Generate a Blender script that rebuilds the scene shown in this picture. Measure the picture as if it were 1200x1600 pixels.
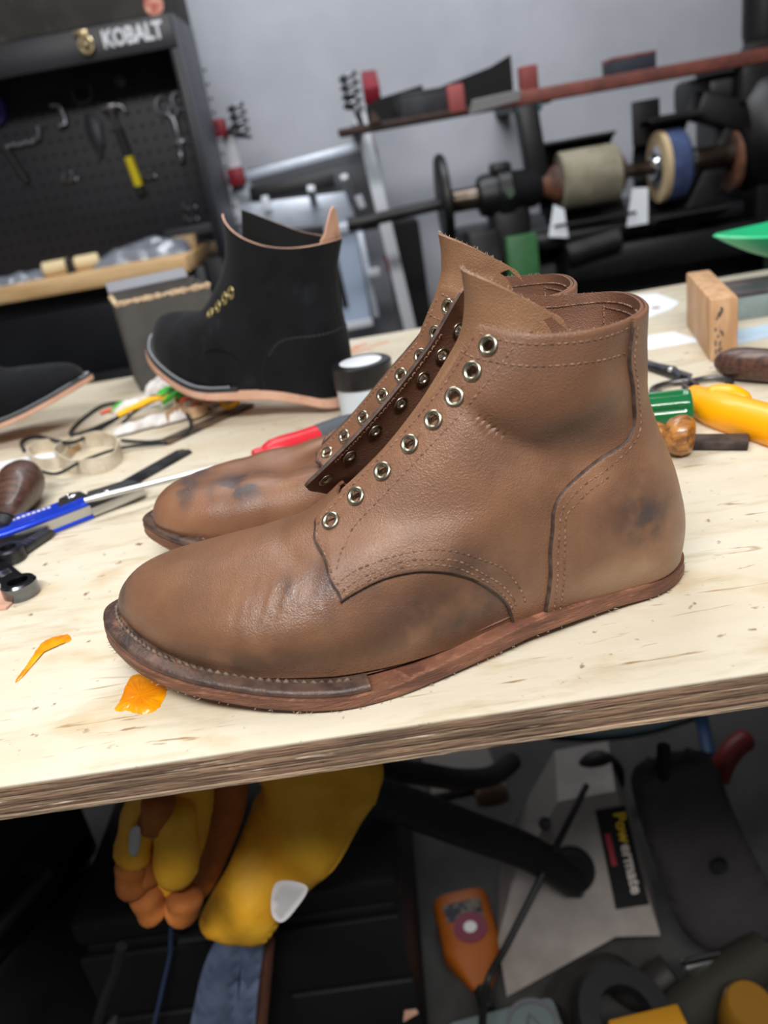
import bpy, bmesh, math, random
import numpy as np
from mathutils import Vector, Matrix, Euler, noise as mnoise
from mathutils.geometry import delaunay_2d_cdt

for o in list(bpy.data.objects):
    bpy.data.objects.remove(o)
scene = bpy.context.scene
COL = scene.collection
rnd = random.Random(7)

# ---------------------------------------------------------------- camera
# the bench top is z = 0; the phone is held .245 above it, pitched and rolled
cam_data = bpy.data.cameras.new('camera')
cam_data.sensor_fit = 'VERTICAL'; cam_data.sensor_height = 36.0; cam_data.sensor_width = 27.0
cam_data.lens = 36.0 * 1250 / 1600
cam_data.clip_start = .01; cam_data.clip_end = 60
cam_data.dof.use_dof = True; cam_data.dof.focus_distance = .445; cam_data.dof.aperture_fstop = 6.4
cam = bpy.data.objects.new('camera', cam_data); COL.objects.link(cam)
_p, _r, _y = math.radians(24), math.radians(10), math.radians(-2.25)
_f = Vector((math.sin(_y) * math.cos(_p), math.cos(_y) * math.cos(_p), -math.sin(_p)))
_rt = Vector((math.cos(_y), -math.sin(_y), 0)); _up = _rt.cross(_f)
_R = _rt * math.cos(_r) - _up * math.sin(_r); _U = _rt * math.sin(_r) + _up * math.cos(_r)
M_ = Matrix((_R, _U, -_f)).transposed().to_4x4(); M_.translation = (0, 0, .245)
cam.matrix_world = M_
scene.camera = cam

# ---------------------------------------------------------------- light
world = bpy.data.worlds.new('world'); scene.world = world; world.use_nodes = True
world.node_tree.nodes['Background'].inputs[0].default_value = (.80, .88, 1.0, 1)
world.node_tree.nodes['Background'].inputs[1].default_value = .05
def area_light(name, loc, target, sx, sy, watts, color):
    d = bpy.data.lights.new(name, 'AREA'); d.shape = 'RECTANGLE'; d.size = sx; d.size_y = sy
    d.energy = watts; d.color = color
    o = bpy.data.objects.new(name, d); COL.objects.link(o); o.location = loc
    o.rotation_euler = (Vector(target) - Vector(loc)).to_track_quat('-Z', 'Y').to_euler()
    return o
area_light('ceiling_lamp_front', (-.25, -.66, 1.38), (-.0, .45, 0), 1.1, .24, 30, (1, .98, .95))
area_light('glove_fill', (.30, -.90, 1.60), (.0, .5, -.2), 1.2, .22, 22, (1, .98, .96))  # added unseen fill that brightens the hanging gloves
area_light('ceiling_lamp_bench', (-.25, 1.05, 1.45), (-.05, .60, 0), 1.2, .30, 13, (1, .97, .93))
area_light('ceiling_lamp_machine', (.1, 2.0, 1.55), (.1, 2.6, .3), 1.4, .5, 24, (.92, .96, 1))
scene.view_settings.view_transform = 'Standard'
scene.view_settings.look = 'None'
scene.view_settings.exposure = 0.0
scene.view_settings.gamma = 1.0
scene.view_settings.use_curve_mapping = False

# ---------------------------------------------------------------- helpers
PI = math.pi
def lin(c):
    c = c / 255.0
    return c / 12.92 if c <= .04045 else ((c + .055) / 1.055) ** 2.4
def rgb(r, g, b): return (lin(r), lin(g), lin(b), 1)

def mat(name, color, rough=.5, metal=0, color2=None, scale=20, lo=.4, hi=.6, detail=5, bump=0, bscale=200, stretch=None,
        color3=None, scale3=6, lo3=.55, hi3=.7, coat=0, sheen=0, trans=0, ior=1.45, emit=0, rough2=None, alpha=1, spec=.5, bdist=.001, distort=0):
    m = bpy.data.materials.new(name); m.use_nodes = True
    nt = m.node_tree; N = nt.nodes; L = nt.links; b = N['Principled BSDF']
    b.inputs['Base Color'].default_value = color; b.inputs['Roughness'].default_value = rough; b.inputs['Metallic'].default_value = metal
    b.inputs['Coat Weight'].default_value = coat; b.inputs['Sheen Weight'].default_value = sheen
    b.inputs['Transmission Weight'].default_value = trans; b.inputs['IOR'].default_value = ior; b.inputs['Alpha'].default_value = alpha
    b.inputs['Specular IOR Level'].default_value = spec
    if emit: b.inputs['Emission Color'].default_value = color; b.inputs['Emission Strength'].default_value = emit
    if not (color2 or bump): return m
    tc = N.new('ShaderNodeTexCoord'); mp = N.new('ShaderNodeMapping'); L.new(tc.outputs['Object'], mp.inputs[0])
    if stretch: mp.inputs['Scale'].default_value = stretch
    def ramp(sc, a, c, off=0.0):
        n = N.new('ShaderNodeTexNoise'); n.inputs['Scale'].default_value = sc; n.inputs['Detail'].default_value = detail
        n.inputs['Roughness'].default_value = .6; n.inputs['Distortion'].default_value = distort
        if off:
            v = N.new('ShaderNodeVectorMath'); v.inputs[1].default_value = (off, off * .7, off * 1.3); L.new(mp.outputs[0], v.inputs[0]); L.new(v.outputs[0], n.inputs['Vector'])
        else: L.new(mp.outputs[0], n.inputs['Vector'])
        r = N.new('ShaderNodeMapRange'); r.inputs['From Min'].default_value = a; r.inputs['From Max'].default_value = c
        L.new(n.outputs['Fac'], r.inputs['Value']); return r.outputs[0]
    def mix(fac, a, c):
        x = N.new('ShaderNodeMix'); x.data_type = 'RGBA'; L.new(fac, x.inputs['Factor'])
        if isinstance(a, tuple): x.inputs[6].default_value = a
        else: L.new(a, x.inputs[6])
        x.inputs[7].default_value = c; return x.outputs[2]
    col = color
    if color2:
        fac = ramp(scale, lo, hi); col = mix(fac, color, color2)
        if rough2 is not None:
            rr = N.new('ShaderNodeMapRange'); rr.inputs['To Min'].default_value = rough; rr.inputs['To Max'].default_value = rough2
            L.new(fac, rr.inputs['Value']); L.new(rr.outputs[0], b.inputs['Roughness'])
        if color3: col = mix(ramp(scale3, lo3, hi3, 3.1), col, color3)
        L.new(col, b.inputs['Base Color'])
    if bump:
        n = N.new('ShaderNodeTexNoise'); n.inputs['Scale'].default_value = bscale; n.inputs['Detail'].default_value = 4
        L.new(mp.outputs[0], n.inputs['Vector'])
        bp = N.new('ShaderNodeBump'); bp.inputs['Strength'].default_value = bump; bp.inputs['Distance'].default_value = bdist
        L.new(n.outputs['Fac'], bp.inputs['Height']); L.new(bp.outputs[0], b.inputs['Normal'])
    return m

class MB:
    """collects shapes; build() links them as ONE mesh object"""
    def __init__(s): s.v = []; s.f = []; s.mi = []
    def add(s, verts, faces, mi=0):
        o = len(s.v); s.v.extend(tuple(map(float, p)) for p in verts); s.f.extend(tuple(i + o for i in f) for f in faces); s.mi.extend([mi] * len(faces)); return s
    def box(s, c, size, rot=None, bev=0.0, mi=0):
        bm = bmesh.new(); bmesh.ops.create_cube(bm, size=1)
        bmesh.ops.scale(bm, vec=size, verts=bm.verts)
        if bev: bmesh.ops.bevel(bm, geom=bm.edges, offset=bev, segments=2, profile=.5, affect='EDGES')
        R = Euler(rot).to_matrix() if rot is not None and not isinstance(rot, Matrix) else (rot or Matrix.Identity(3))
        bm.verts.index_update(); c = Vector(c)
        s.add([R @ v.co + c for v in bm.verts], [[v.index for v in f.verts] for f in bm.faces], mi); bm.free(); return s
    def span(s, a, b, bev=0.0, mi=0):
        return s.box([(a[i] + b[i]) / 2 for i in range(3)], [abs(b[i] - a[i]) for i in range(3)], None, bev, mi)
    def bar(s, a, b, w, h, bev=0.0, up=(0, 0, 1), mi=0):
        a, b = Vector(a), Vector(b); d = (b - a); z = Vector(up)
        x = d.normalized(); y = z.cross(x).normalized(); z = x.cross(y)
        return s.box((a + b) / 2, (d.length, w, h), Matrix((x, y, z)).transposed(), bev, mi)
    def tube(s, pts, r, n=8, closed=False, caps=True, mi=0, flat=1.0):
        P = [Vector(p) for p in pts]; m = len(P); rs = r if hasattr(r, '__len__') else [r] * m
        T = []
        for i in range(m):
            a = P[(i - 1) % m] if closed or i else P[0]; b = P[(i + 1) % m] if closed or i < m - 1 else P[-1]
            d = (b - a); T.append(d.normalized() if d.length > 1e-9 else Vector((0, 0, 1)))
        u = T[0].orthogonal().normalized()
        V = []
        for i in range(m):
            u = (u - T[i] * u.dot(T[i])); u = u.normalized() if u.length > 1e-6 else T[i].orthogonal().normalized()
            w = T[i].cross(u)
            for k in range(n):
                a = 2 * PI * k / n; V.append(P[i] + (u * math.cos(a) + w * math.sin(a) * flat) * rs[i])
        F = []
        for i in range(m if closed else m - 1):
            j = (i + 1) % m
            for k in range(n):
                l = (k + 1) % n; F.append((i * n + k, i * n + l, j * n + l, j * n + k))
        if caps and not closed: F += [tuple(range(n - 1, -1, -1)), tuple((m - 1) * n + k for k in range(n))]
        return s.add(V, F, mi)
    def lathe(s, prof, origin=(0, 0, 0), axis=(0, 0, 1), n=24, mi=0, closed=False):
        """prof: (radius, height) along axis"""
        z = Vector(axis).normalized(); x = z.orthogonal().normalized(); y = z.cross(x); o = Vector(origin)
        V = []; F = []; m = len(prof)
        for (r, h) in prof:
            for k in range(n):
                a = 2 * PI * k / n; V.append(o + z * h + (x * math.cos(a) + y * math.sin(a)) * max(r, 1e-5))
        for i in range(m if closed else m - 1):
            j = (i + 1) % m
            for k in range(n):
                l = (k + 1) % n; F.append((i * n + k, i * n + l, j * n + l, j * n + k))
        return s.add(V, F, mi)
    def cyl(s, a, b, r, n=20, r2=None, mi=0, bev=0.0):
        a, b = Vector(a), Vector(b); d = b - a; L = d.length; r2 = r if r2 is None else r2
        if bev: prof = [(0, 0), (r - bev, 0), (r, bev), (r2, L - bev), (r2 - bev, L), (0, L)]
        else: prof = [(0, 0), (r, 0), (r, 0), (r2, L), (r2, L), (0, L)]
        return s.lathe(prof, a, d, n, mi)
    def prism(s, outline, origin, ux, uy, depth, mi=0, bev=0.0):
        """flat outline (2D) extruded along ux x uy by depth"""
        ux, uy = Vector(ux).normalized(), Vector(uy).normalized(); uz = ux.cross(uy).normalized(); o = Vector(origin)
        n = len(outline)
        cx = sum(p[0] for p in outline) / n; cy = sum(p[1] for p in outline) / n
        def ring(h, k=0):
            out = []
            for (a, b) in outline:
                l = math.hypot(a - cx, b - cy) or 1; q = max(0, 1 - k / l)
                out.append(o + ux * (cx + (a - cx) * q) + uy * (cy + (b - cy) * q) + uz * h)
            return out
        rings = [ring(0), ring(depth)] if not bev else [ring(0, bev), ring(bev), ring(depth - bev), ring(depth, bev)]
        V = [p for r in rings for p in r]; m = len(rings); F = []
        for i in range(m - 1):
            for k in range(n):
                l = (k + 1) % n; F.append((i * n + k, i * n + l, (i + 1) * n + l, (i + 1) * n + k))
        F += [tuple(range(n - 1, -1, -1)), tuple((m - 1) * n + k for k in range(n))]
        return s.add(V, F, mi)
    def grid(s, fn, nu, nv, mi=0, cu=False):
        V = [fn(i / (nu if cu else nu - 1), j / (nv - 1)) for i in range(nu) for j in range(nv)]
        F = [(i * nv + j, ((i + 1) % nu) * nv + j, ((i + 1) % nu) * nv + j + 1, i * nv + j + 1) for i in range(nu if cu else nu - 1) for j in range(nv - 1)]
        return s.add(V, F, mi)
    def sheet(s, fn, nu, nv, th, mi=0):
        """a thin closed sheet: fn(u,v) -> (point, normal)"""
        top = []; bot = []
        for i in range(nu):
            for j in range(nv):
                p, n = fn(i / (nu - 1), j / (nv - 1)); p = Vector(p); n = Vector(n).normalized()
                top.append(p + n * th / 2); bot.append(p - n * th / 2)
        k = nu * nv; F = []
        for i in range(nu - 1):
            for j in range(nv - 1):
                q = (i * nv + j, (i + 1) * nv + j, (i + 1) * nv + j + 1, i * nv + j + 1); F.append(q); F.append(tuple(k + x for x in reversed(q)))
        edge = [i * nv for i in range(nu)] + [(nu - 1) * nv + j for j in range(1, nv)] + [i * nv + nv - 1 for i in range(nu - 2, -1, -1)] + [j for j in range(nv - 2, 0, -1)]
        for a, b in zip(edge, edge[1:] + edge[:1]): F.append((b, a, k + a, k + b))
        return s.add(top + bot, F, mi)
    def build(s, name, m, parent=None, smooth=35, loc=None, rot=None):
        me = bpy.data.meshes.new(name); me.from_pydata(s.v, [], s.f)
        for x in (m if isinstance(m, (list, tuple)) else [m]): me.materials.append(x)
        if any(s.mi): me.polygons.foreach_set('material_index', s.mi)
        bm = bmesh.new(); bm.from_mesh(me); bmesh.ops.recalc_face_normals(bm, faces=bm.faces); bm.to_mesh(me); bm.free()
        if smooth:
            me.polygons.foreach_set('use_smooth', [True] * len(me.polygons))
            if smooth < 180: me.set_sharp_from_angle(angle=math.radians(smooth))
        me.update()
        o = bpy.data.objects.new(name, me); COL.objects.link(o)
        if parent: o.parent = parent
        if loc is not None: o.location = loc
        if rot is not None: o.rotation_euler = rot
        return o

def tag(o, label=None, cat=None, group=None, kind=None):
    if label: o['label'] = label
    if cat: o['category'] = cat
    if group: o['group'] = group
    if kind: o['kind'] = kind
    return o
def empty(name, loc=(0, 0, 0), rot=(0, 0, 0), label=None, cat=None, group=None):
    o = bpy.data.objects.new(name, None); COL.objects.link(o); o.location = loc; o.rotation_euler = rot; o.empty_display_size = .05
    return tag(o, label, cat, group)
def children(o): return [c for c in bpy.data.objects if c.parent == o]
def copy_tree(o, parent=None, swap=None):
    c = o.copy(); COL.objects.link(c)
    if parent: c.parent = parent
    if swap and c.type == 'MESH':
        for i, sl in enumerate(c.material_slots):
            if sl.material and sl.material.name in swap:
                new = swap[sl.material.name]; sl.link = 'OBJECT'; sl.material = new
    for ch in children(o): copy_tree(ch, c, swap)
    return c
def spline(pts, n, closed=False):
    """Catmull-Rom through points, n samples per span"""
    P = [Vector(p) for p in pts]; m = len(P); out = []
    for i in range(m if closed else m - 1):
        a, b, c, d = (P[(i - 1) % m], P[i], P[(i + 1) % m], P[(i + 2) % m]) if closed else (P[max(i - 1, 0)], P[i], P[i + 1], P[min(i + 2, m - 1)])
        for k in range(n):
            t = k / n; out.append(.5 * ((2 * b) + (c - a) * t + (2 * a - 5 * b + 4 * c - d) * t * t + (3 * b - a - 3 * c + d) * t ** 3))
    if not closed: out.append(P[-1])
    return out
def catenary(a, b, sag, n=12): 
    a, b = Vector(a), Vector(b); return [a.lerp(b, i / n) - Vector((0, 0, sag * 4 * (i / n) * (1 - i / n))) for i in range(n + 1)]
def text_mesh(name, body, size, m, parent, loc, rot, extrude=.0006, bold=0.0, spacing=1.0):
    cu = bpy.data.curves.new(name, 'FONT'); cu.body = body; cu.size = size; cu.extrude = extrude; cu.align_x = 'CENTER'; cu.align_y = 'CENTER'
    cu.offset = bold; cu.space_character = spacing; cu.resolution_u = 2
    t = bpy.data.objects.new(name, cu); COL.objects.link(t)
    dg = bpy.context.evaluated_depsgraph_get(); me = bpy.data.meshes.new_from_object(t.evaluated_get(dg)); bpy.data.objects.remove(t)
    me.materials.clear(); me.materials.append(m)
    o = bpy.data.objects.new(name, me); COL.objects.link(o); o.parent = parent; o.location = loc; o.rotation_euler = rot
    return o

def pillow(pts, normal, th, seams=0.0, grid=.01, power=.5, edge=None):
    """a soft padded shape: closed outline in a plane, swelling to thickness th away from its rim; returns MB"""
    P = [Vector(p) for p in pts]; n = Vector(normal).normalized(); c0 = sum(P, Vector()) / len(P)
    ux = n.orthogonal().normalized(); uy = n.cross(ux)
    loop = spline(P, 6, closed=True); B = np.array([((p - c0).dot(ux), (p - c0).dot(uy)) for p in loop])
    off = [(p - c0).dot(n) for p in loop]
    if np.sum(B[:, 0] * np.roll(B[:, 1], -1) - B[:, 1] * np.roll(B[:, 0], -1)) < 0: B = B[::-1]; off = off[::-1]
    xs = np.arange(B[:, 0].min(), B[:, 0].max(), grid); ys = np.arange(B[:, 1].min(), B[:, 1].max(), grid)
    gx, gy = np.meshgrid(xs, ys); gx[1::2] += grid / 2; G = np.stack([gx.ravel(), gy.ravel()], 1)
    x, y = G[:, 0][:, None], G[:, 1][:, None]; x0, y0 = B[:, 0], B[:, 1]; x1, y1 = np.roll(x0, -1), np.roll(y0, -1)
    G = G[(((y0 > y) != (y1 > y)) & (x < (x1 - x0) * (y - y0) / (y1 - y0 + 1e-15) + x0)).sum(1) % 2 == 1]
    D = np.sqrt(((G[:, None] - B[None]) ** 2).sum(2)); G = G[D.min(1) > grid * .35]
    V2 = [Vector(b) for b in B] + [Vector(g) for g in G]; nb = len(B)
    co, _, fa, ov, _, _ = delaunay_2d_cdt(V2, [(i, (i + 1) % nb) for i in range(nb)], [], 1, 1e-7)
    co = np.array([c[:] for c in co]); D = np.sqrt(((co[:, None] - B[None]) ** 2).sum(2)); dm = D.min(1); near = D.argmin(1)
    isb = np.array([any(k < nb for k in o) for o in ov]); dm[isb] = 0
    R = max(th, 1e-4) * 1.0; hgt = th / 2 * np.clip(1 - (1 - np.clip(dm / R, 0, 1)) ** 2, 0, 1) ** power
    w = 1 / (D + .004) ** 2; o = (w * np.array(off)[None]).sum(1) / w.sum(1)
    mb = MB(); k = len(co)
    mb.add([c0 + ux * a + uy * b + n * (h + q) for (a, b), h, q in zip(co, hgt, o)] + [c0 + ux * a + uy * b + n * (q - h) for (a, b), h, q in zip(co, hgt, o)],
           [tuple(f) for f in fa] + [tuple(k + i for i in reversed(f)) for f in fa])
    E = {}
    for f in fa:
        for a, b in zip(f, f[1:] + f[:1]): E[(a, b)] = 1
    for (a, b) in E:
        if (b, a) not in E: mb.f.append((b, a, k + a, k + b)); mb.mi.append(0)
    return mb

# ---------------------------------------------------------------- boot surface
# A boot upper is a stack of rings. Ring v runs from a front point F(v) on the ridge
# to a back point B(v) on the heel line; t in (-1,1): 0 front, +-1 back, t>0 near side.
S_KEYS = np.array([0, .038, .146, .309, .5, .691, .854, .962, 1.0])
PHI_KEYS = np.arccos(1 - 2 * S_KEYS)

def cubic_tangents(xk, yk):
    d = np.diff(yk, axis=0) / np.diff(xk)[:, None]
    m = np.empty_like(yk)
    m[0], m[-1] = d[0], d[-1]
    h = np.diff(xk)[:, None]
    m[1:-1] = (d[:-1] * h[1:] + d[1:] * h[:-1]) / (h[1:] + h[:-1])
    return m

def cubic(xk, yk, x):
    xk = np.asarray(xk, float); yk = np.asarray(yk, float)
    one = yk.ndim == 1
    if one: yk = yk[:, None]
    m = cubic_tangents(xk, yk)
    i = np.clip(np.searchsorted(xk, x) - 1, 0, len(xk) - 2)
    h = xk[i + 1] - xk[i]; u = ((x - xk[i]) / h)[:, None]; h = h[:, None]
    r = ((2*u**3 - 3*u**2 + 1) * yk[i] + (u**3 - 2*u**2 + u) * h * m[i]
         + (-2*u**3 + 3*u**2) * yk[i+1] + (u**3 - u**2) * h * m[i+1])
    return r[:, 0] if one else r

class BootSurface:
    def __init__(self, rings, yc, bumps=(), flare=None):
        self.flare = flare
        self.n = len(rings)
        k = np.arange(self.n, dtype=float); self.k = k
        self.FB = np.array([r[0] + r[1] for r in rings], float)
        z = lambda w: np.concatenate([[0], w, [0]])
        self.WN = np.array([z(r[2]) for r in rings]); self.WF = np.array([z(r[3] if r[3] else r[2]) for r in rings])
        self.G = np.array([r[4] for r in rings], float)
        self.yc = np.array(yc, float); self.bumps = bumps
    def base(self, t, v):
        t = np.asarray(t, float); v = np.asarray(v, float)
        t = np.where(t > 1, t - 2, t); t = np.where(t < -1, t + 2, t)
        phi = np.abs(t) * math.pi; s = (1 - np.cos(phi)) / 2
        fb = cubic(self.k, self.FB, v)
        x = fb[:, 0] + (fb[:, 2] - fb[:, 0]) * s
        z = fb[:, 1] + (fb[:, 3] - fb[:, 1]) * s - cubic(self.k, self.G, v) * np.sin(phi) ** 2
        wn = cubic(self.k, self.WN, v); wf = cubic(self.k, self.WF, v)
        i = np.clip(np.searchsorted(PHI_KEYS, phi) - 1, 0, len(PHI_KEYS) - 2)
        rows = np.arange(len(t))
        def ev(w):
            d = np.diff(w, axis=1) / np.diff(PHI_KEYS); h = np.diff(PHI_KEYS)
            m = np.empty_like(w); m[:, 0] = d[:, 0] * 1.25; m[:, -1] = d[:, -1] * 1.25
            m[:, 1:-1] = (d[:, :-1] * h[1:] + d[:, 1:] * h[:-1]) / (h[1:] + h[:-1])
            hh = h[i]; u = (phi - PHI_KEYS[i]) / hh
            return ((2*u**3 - 3*u**2 + 1) * w[rows, i] + (u**3 - 2*u**2 + u) * hh * m[rows, i]
                    + (-2*u**3 + 3*u**2) * w[rows, i+1] + (u**3 - u**2) * hh * m[rows, i+1])
        y = np.interp(x, self.yc[:, 0], self.yc[:, 1])
        y = np.where(t >= 0, y - ev(wn), y + ev(wf))
        return np.stack([x, y, z], 1)
    def normal(self, t, v):
        t = np.asarray(t, float); v = np.asarray(v, float); e = .004; hi = self.n - 1
        pu = self.base(t + e, v) - self.base(t - e, v)
        pv = self.base(t, np.minimum(v + e * 8, hi)) - self.base(t, np.maximum(v - e * 8, 0))
        n = np.cross(pu, pv); l = np.linalg.norm(n, axis=1, keepdims=True)
        return n / np.maximum(l, 1e-12)
    def at(self, t, v, off=0.0):
        t = np.asarray(t, float); v = np.asarray(v, float)
        p = self.base(t, v); n = self.normal(t, v)
        d = np.zeros(len(t)) + off
        for (bx, bz, rx, rz, ang, amp) in self.bumps:       # soft dents and creases, in side view
            ca, sa = math.cos(ang), math.sin(ang)
            a = ((p[:, 0] - bx) * ca + (p[:, 2] - bz) * sa) / rx; b = (-(p[:, 0] - bx) * sa + (p[:, 2] - bz) * ca) / rz
            d = d + amp * np.exp(-a * a - b * b)
        p = p + n * d[:, None]
        if self.flare is not None:                          # a facing that stands away from the foot
            tw = np.where(t > 1, t - 2, t)
            a = np.clip((-tw - .62) / (.12 - .62), 0, 1); a = a * a * (3 - 2 * a)
            b = np.clip((v - 2.6) / 3.2, 0, 1); b = b * b * (3 - 2 * b)
            k = np.where(tw < 0, a * b, 0)
            c = np.clip((v - 6) / 4, 0, 1)[:, None]
            f0, f1 = np.array(self.flare[0]), np.array(self.flare[1])
            p = p + k[:, None] * (f0 * (1 - c) + f1 * c)
        return p

MAIN_RINGS = [  # front (x,z), back (x,z), near widths, far widths, sag
    ((0.015, 0.032), (0.3275, 0.013), [.020, .044, .0535, .0525, .036, .029, .022], [.026, .043, .049, .041, .035, .029, .022], .010),
    ((0.0135, 0.039), (0.3295, 0.028), [.022, .0455, .0555, .0545, .040, .034, .025], [.027, .044, .050, .045, .040, .034, .025], .008),
    ((0.019, 0.049), (0.3295, 0.04), [.021, .043, .055, .054, .042, .0355, .026], [.024, .041, .049, .047, .042, .0355, .026], .005),
    ((0.032, 0.058), (0.3275, 0.052), [.018, .036, .049, .051, .042, .036, .026], [.020, .035, .045, .047, .042, .036, .026], .003),
    ((0.055, 0.064), (0.325, 0.064), [.015, .029, .043, .0475, .042, .035, .025], [.016, .029, .041, .0455, .042, .035, .025], .001),
    ((0.09, 0.0695), (0.3205, 0.079), [.014, .026, .039, .044, .041, .034, .024], None, 0),
    ((0.125, 0.0775), (0.3155, 0.094), [.013, .025, .036, .041, .040, .033, .023], None, 0),
    ((0.155, 0.096), (0.3115, 0.11), [.013, .025, .035, .040, .040, .033, .022], None, 0),
    ((0.185, 0.12), (0.31, 0.127), [.014, .026, .036, .041, .041, .033, .022], None, 0),
    ((0.207, 0.143), (0.31, 0.141), [.015, .028, .038, .042, .042, .034, .022], None, .001),
    ((0.226, 0.167), (0.311, 0.1585), [.016, .030, .040, .043, .042, .035, .022], None, .0035)]
MAIN_YC = [(0, .006), (.03, 0), (.1, -.008), (.14, -.006), (.2, .004), (.25, .014), (.3, .026), (.335, .030)]

# the far boot has collapsed more over the instep
FAR_RINGS = [list(r) for r in MAIN_RINGS]
for _i, _f in ((3, (.032, .0555)), (4, (.055, .0575)), (5, (.090, .056)), (6, (.125, .057)), (7, (.155, .076)), (8, (.186, .104)), (9, (.213, .131)), (10, (.235, .164))):
    FAR_RINGS[_i][0] = _f

# ---------------------------------------------------------------- room shell
m_wall = mat('painted_wall', rgb(176, 178, 186), .7, color2=rgb(166, 168, 176), scale=3, bump=.15, bscale=60)
m_floor = mat('concrete_floor', rgb(58, 57, 56), .8, color2=rgb(42, 41, 40), scale=6, bump=.3, bscale=80)
m_ceil = mat('ceiling_paint', rgb(200, 200, 198), .9)
FLOOR = -.90; YB = 3.1
def struct(o): o['kind'] = 'structure'; return o
struct(MB().span((-2.6, -1.6, FLOOR - .08), (2.9, YB + .1, FLOOR)).build('floor', m_floor))
struct(MB().span((-2.6, YB, FLOOR), (2.9, YB + .1, 1.7)).build('wall_back', m_wall))
struct(MB().span((-2.7, -1.6, FLOOR), (-2.6, YB + .1, 1.7)).build('wall_left', m_wall))
struct(MB().span((2.9, -1.6, FLOOR), (3.0, YB + .1, 1.7)).build('wall_right', m_wall))
struct(MB().span((-2.7, -1.7, FLOOR), (3.0, -1.6, 1.7)).build('wall_front', m_wall))
struct(MB().span((-2.7, -1.7, 1.7), (3.0, YB + .1, 1.78)).build('ceiling', m_ceil))

# ---------------------------------------------------------------- workbench
def bench_top_material():
    m = mat('birch_ply_face', rgb(210, 203, 186), .5, color2=rgb(200, 188, 164), scale=5, lo=.35, hi=.7, stretch=(1, 4, 4), bump=.25, bscale=90, bdist=.0006,
            color3=rgb(188, 174, 148), scale3=16, lo3=.52, hi3=.72, rough2=.62)
    nt = m.node_tree; N = nt.nodes; L = nt.links; b = N['Principled BSDF']
    src = b.inputs['Base Color'].links[0].from_socket
    tc = N.new('ShaderNodeTexCoord')
    def layer(src, sc, a, c, col, st=(1, 1, 1), off=0.0, detail=6, dist=0.0):
        mp = N.new('ShaderNodeMapping'); mp.inputs['Scale'].default_value = st; mp.inputs['Location'].default_value = (off, off * 2, off); L.new(tc.outputs['Object'], mp.inputs[0])
        n = N.new('ShaderNodeTexNoise'); n.inputs['Scale'].default_value = sc; n.inputs['Detail'].default_value = detail; n.inputs['Distortion'].default_value = dist
        L.new(mp.outputs[0], n.inputs['Vector'])
        r = N.new('ShaderNodeMapRange'); r.inputs['From Min'].default_value = a; r.inputs['From Max'].default_value = c; L.new(n.outputs['Fac'], r.inputs['Value'])
        x = N.new('ShaderNodeMix'); x.data_type = 'RGBA'; L.new(r.outputs[0], x.inputs['Factor']); L.new(src, x.inputs[6]); x.inputs[7].default_value = col
        return x.outputs[2]
    s = layer(src, 14, .58, .74, rgb(188, 166, 130), (1, 1.6, 1), 4.1)             # warm oil smears
    s = layer(s, 110, .66, .76, rgb(120, 96, 70), (1, 1, 1), 1.3, 3)                # flecks of dirt
    s = layer(s, 26, .65, .72, rgb(150, 120, 84), (.5, 3.5, 1), 8.7, 4, 1.5)       # scuffs along the grain
    s = layer(s, 9, .60, .80, rgb(218, 210, 190), (1, 1, 1), 12.2)                  # paler rubbed patches
    L.new(s, b.inputs['Base Color'])
    return m
m_top = bench_top_material()
ply_cols = [(150, 122, 98), (126, 98, 78), (164, 138, 112), (122, 96, 76), (158, 130, 104), (130, 102, 82), (176, 150, 124)]
m_ply = [mat('ply_edge_%d' % i, rgb(*c), .8, color2=rgb(*[int(k * .72) for k in c]), scale=16, lo=.4, hi=.62, stretch=(1, 1, 14), bump=.8, bscale=60, bdist=.002,
             color3=rgb(196, 178, 158), scale3=30, lo3=.62, hi3=.72) for i, c in enumerate(ply_cols)]
bench = empty('workbench', (0, .75, 0), label='pale birch plywood workbench top with raw layered front edge, under the brown boots', cat='workbench')
BX0, BX1, BY0, BY1 = -1.15, 1.35, .302, 1.19
TH = .0205
def bench_part(mb, name, m, **k):
    mb.v = [(x, y - .75, z) for x, y, z in mb.v]; return mb.build(name, m, bench, **k)
bench_part(MB().span((BX0, BY0 + .0002, -.0016), (BX1, BY1, 0), bev=.0005), 'top_veneer', m_top)
zt = -.0016; n_ply = 7; step = (TH - .0016) / n_ply
for i in range(n_ply):
    f = rnd.uniform(-.0004, .0006)
    bench_part(MB().span((BX0 + f, BY0 + f + .0003, zt - step * (i + 1) + .00012), (BX1 - f, BY1 - .001, zt - step * i), bev=.0003), 'ply_layer', m_ply[i])
m_leg = mat('bench_leg_pine', rgb(150, 118, 82), .7, color2=rgb(128, 96, 64), scale=12, stretch=(6, 6, 1))
for x in (BX0 + .06, BX1 - .06):
    for y in (BY0 + .08, BY1 - .08):
        bench_part(MB().span((x - .04, y - .04, FLOOR), (x + .04, y + .04, -TH), bev=.003), 'leg', m_leg)

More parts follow.
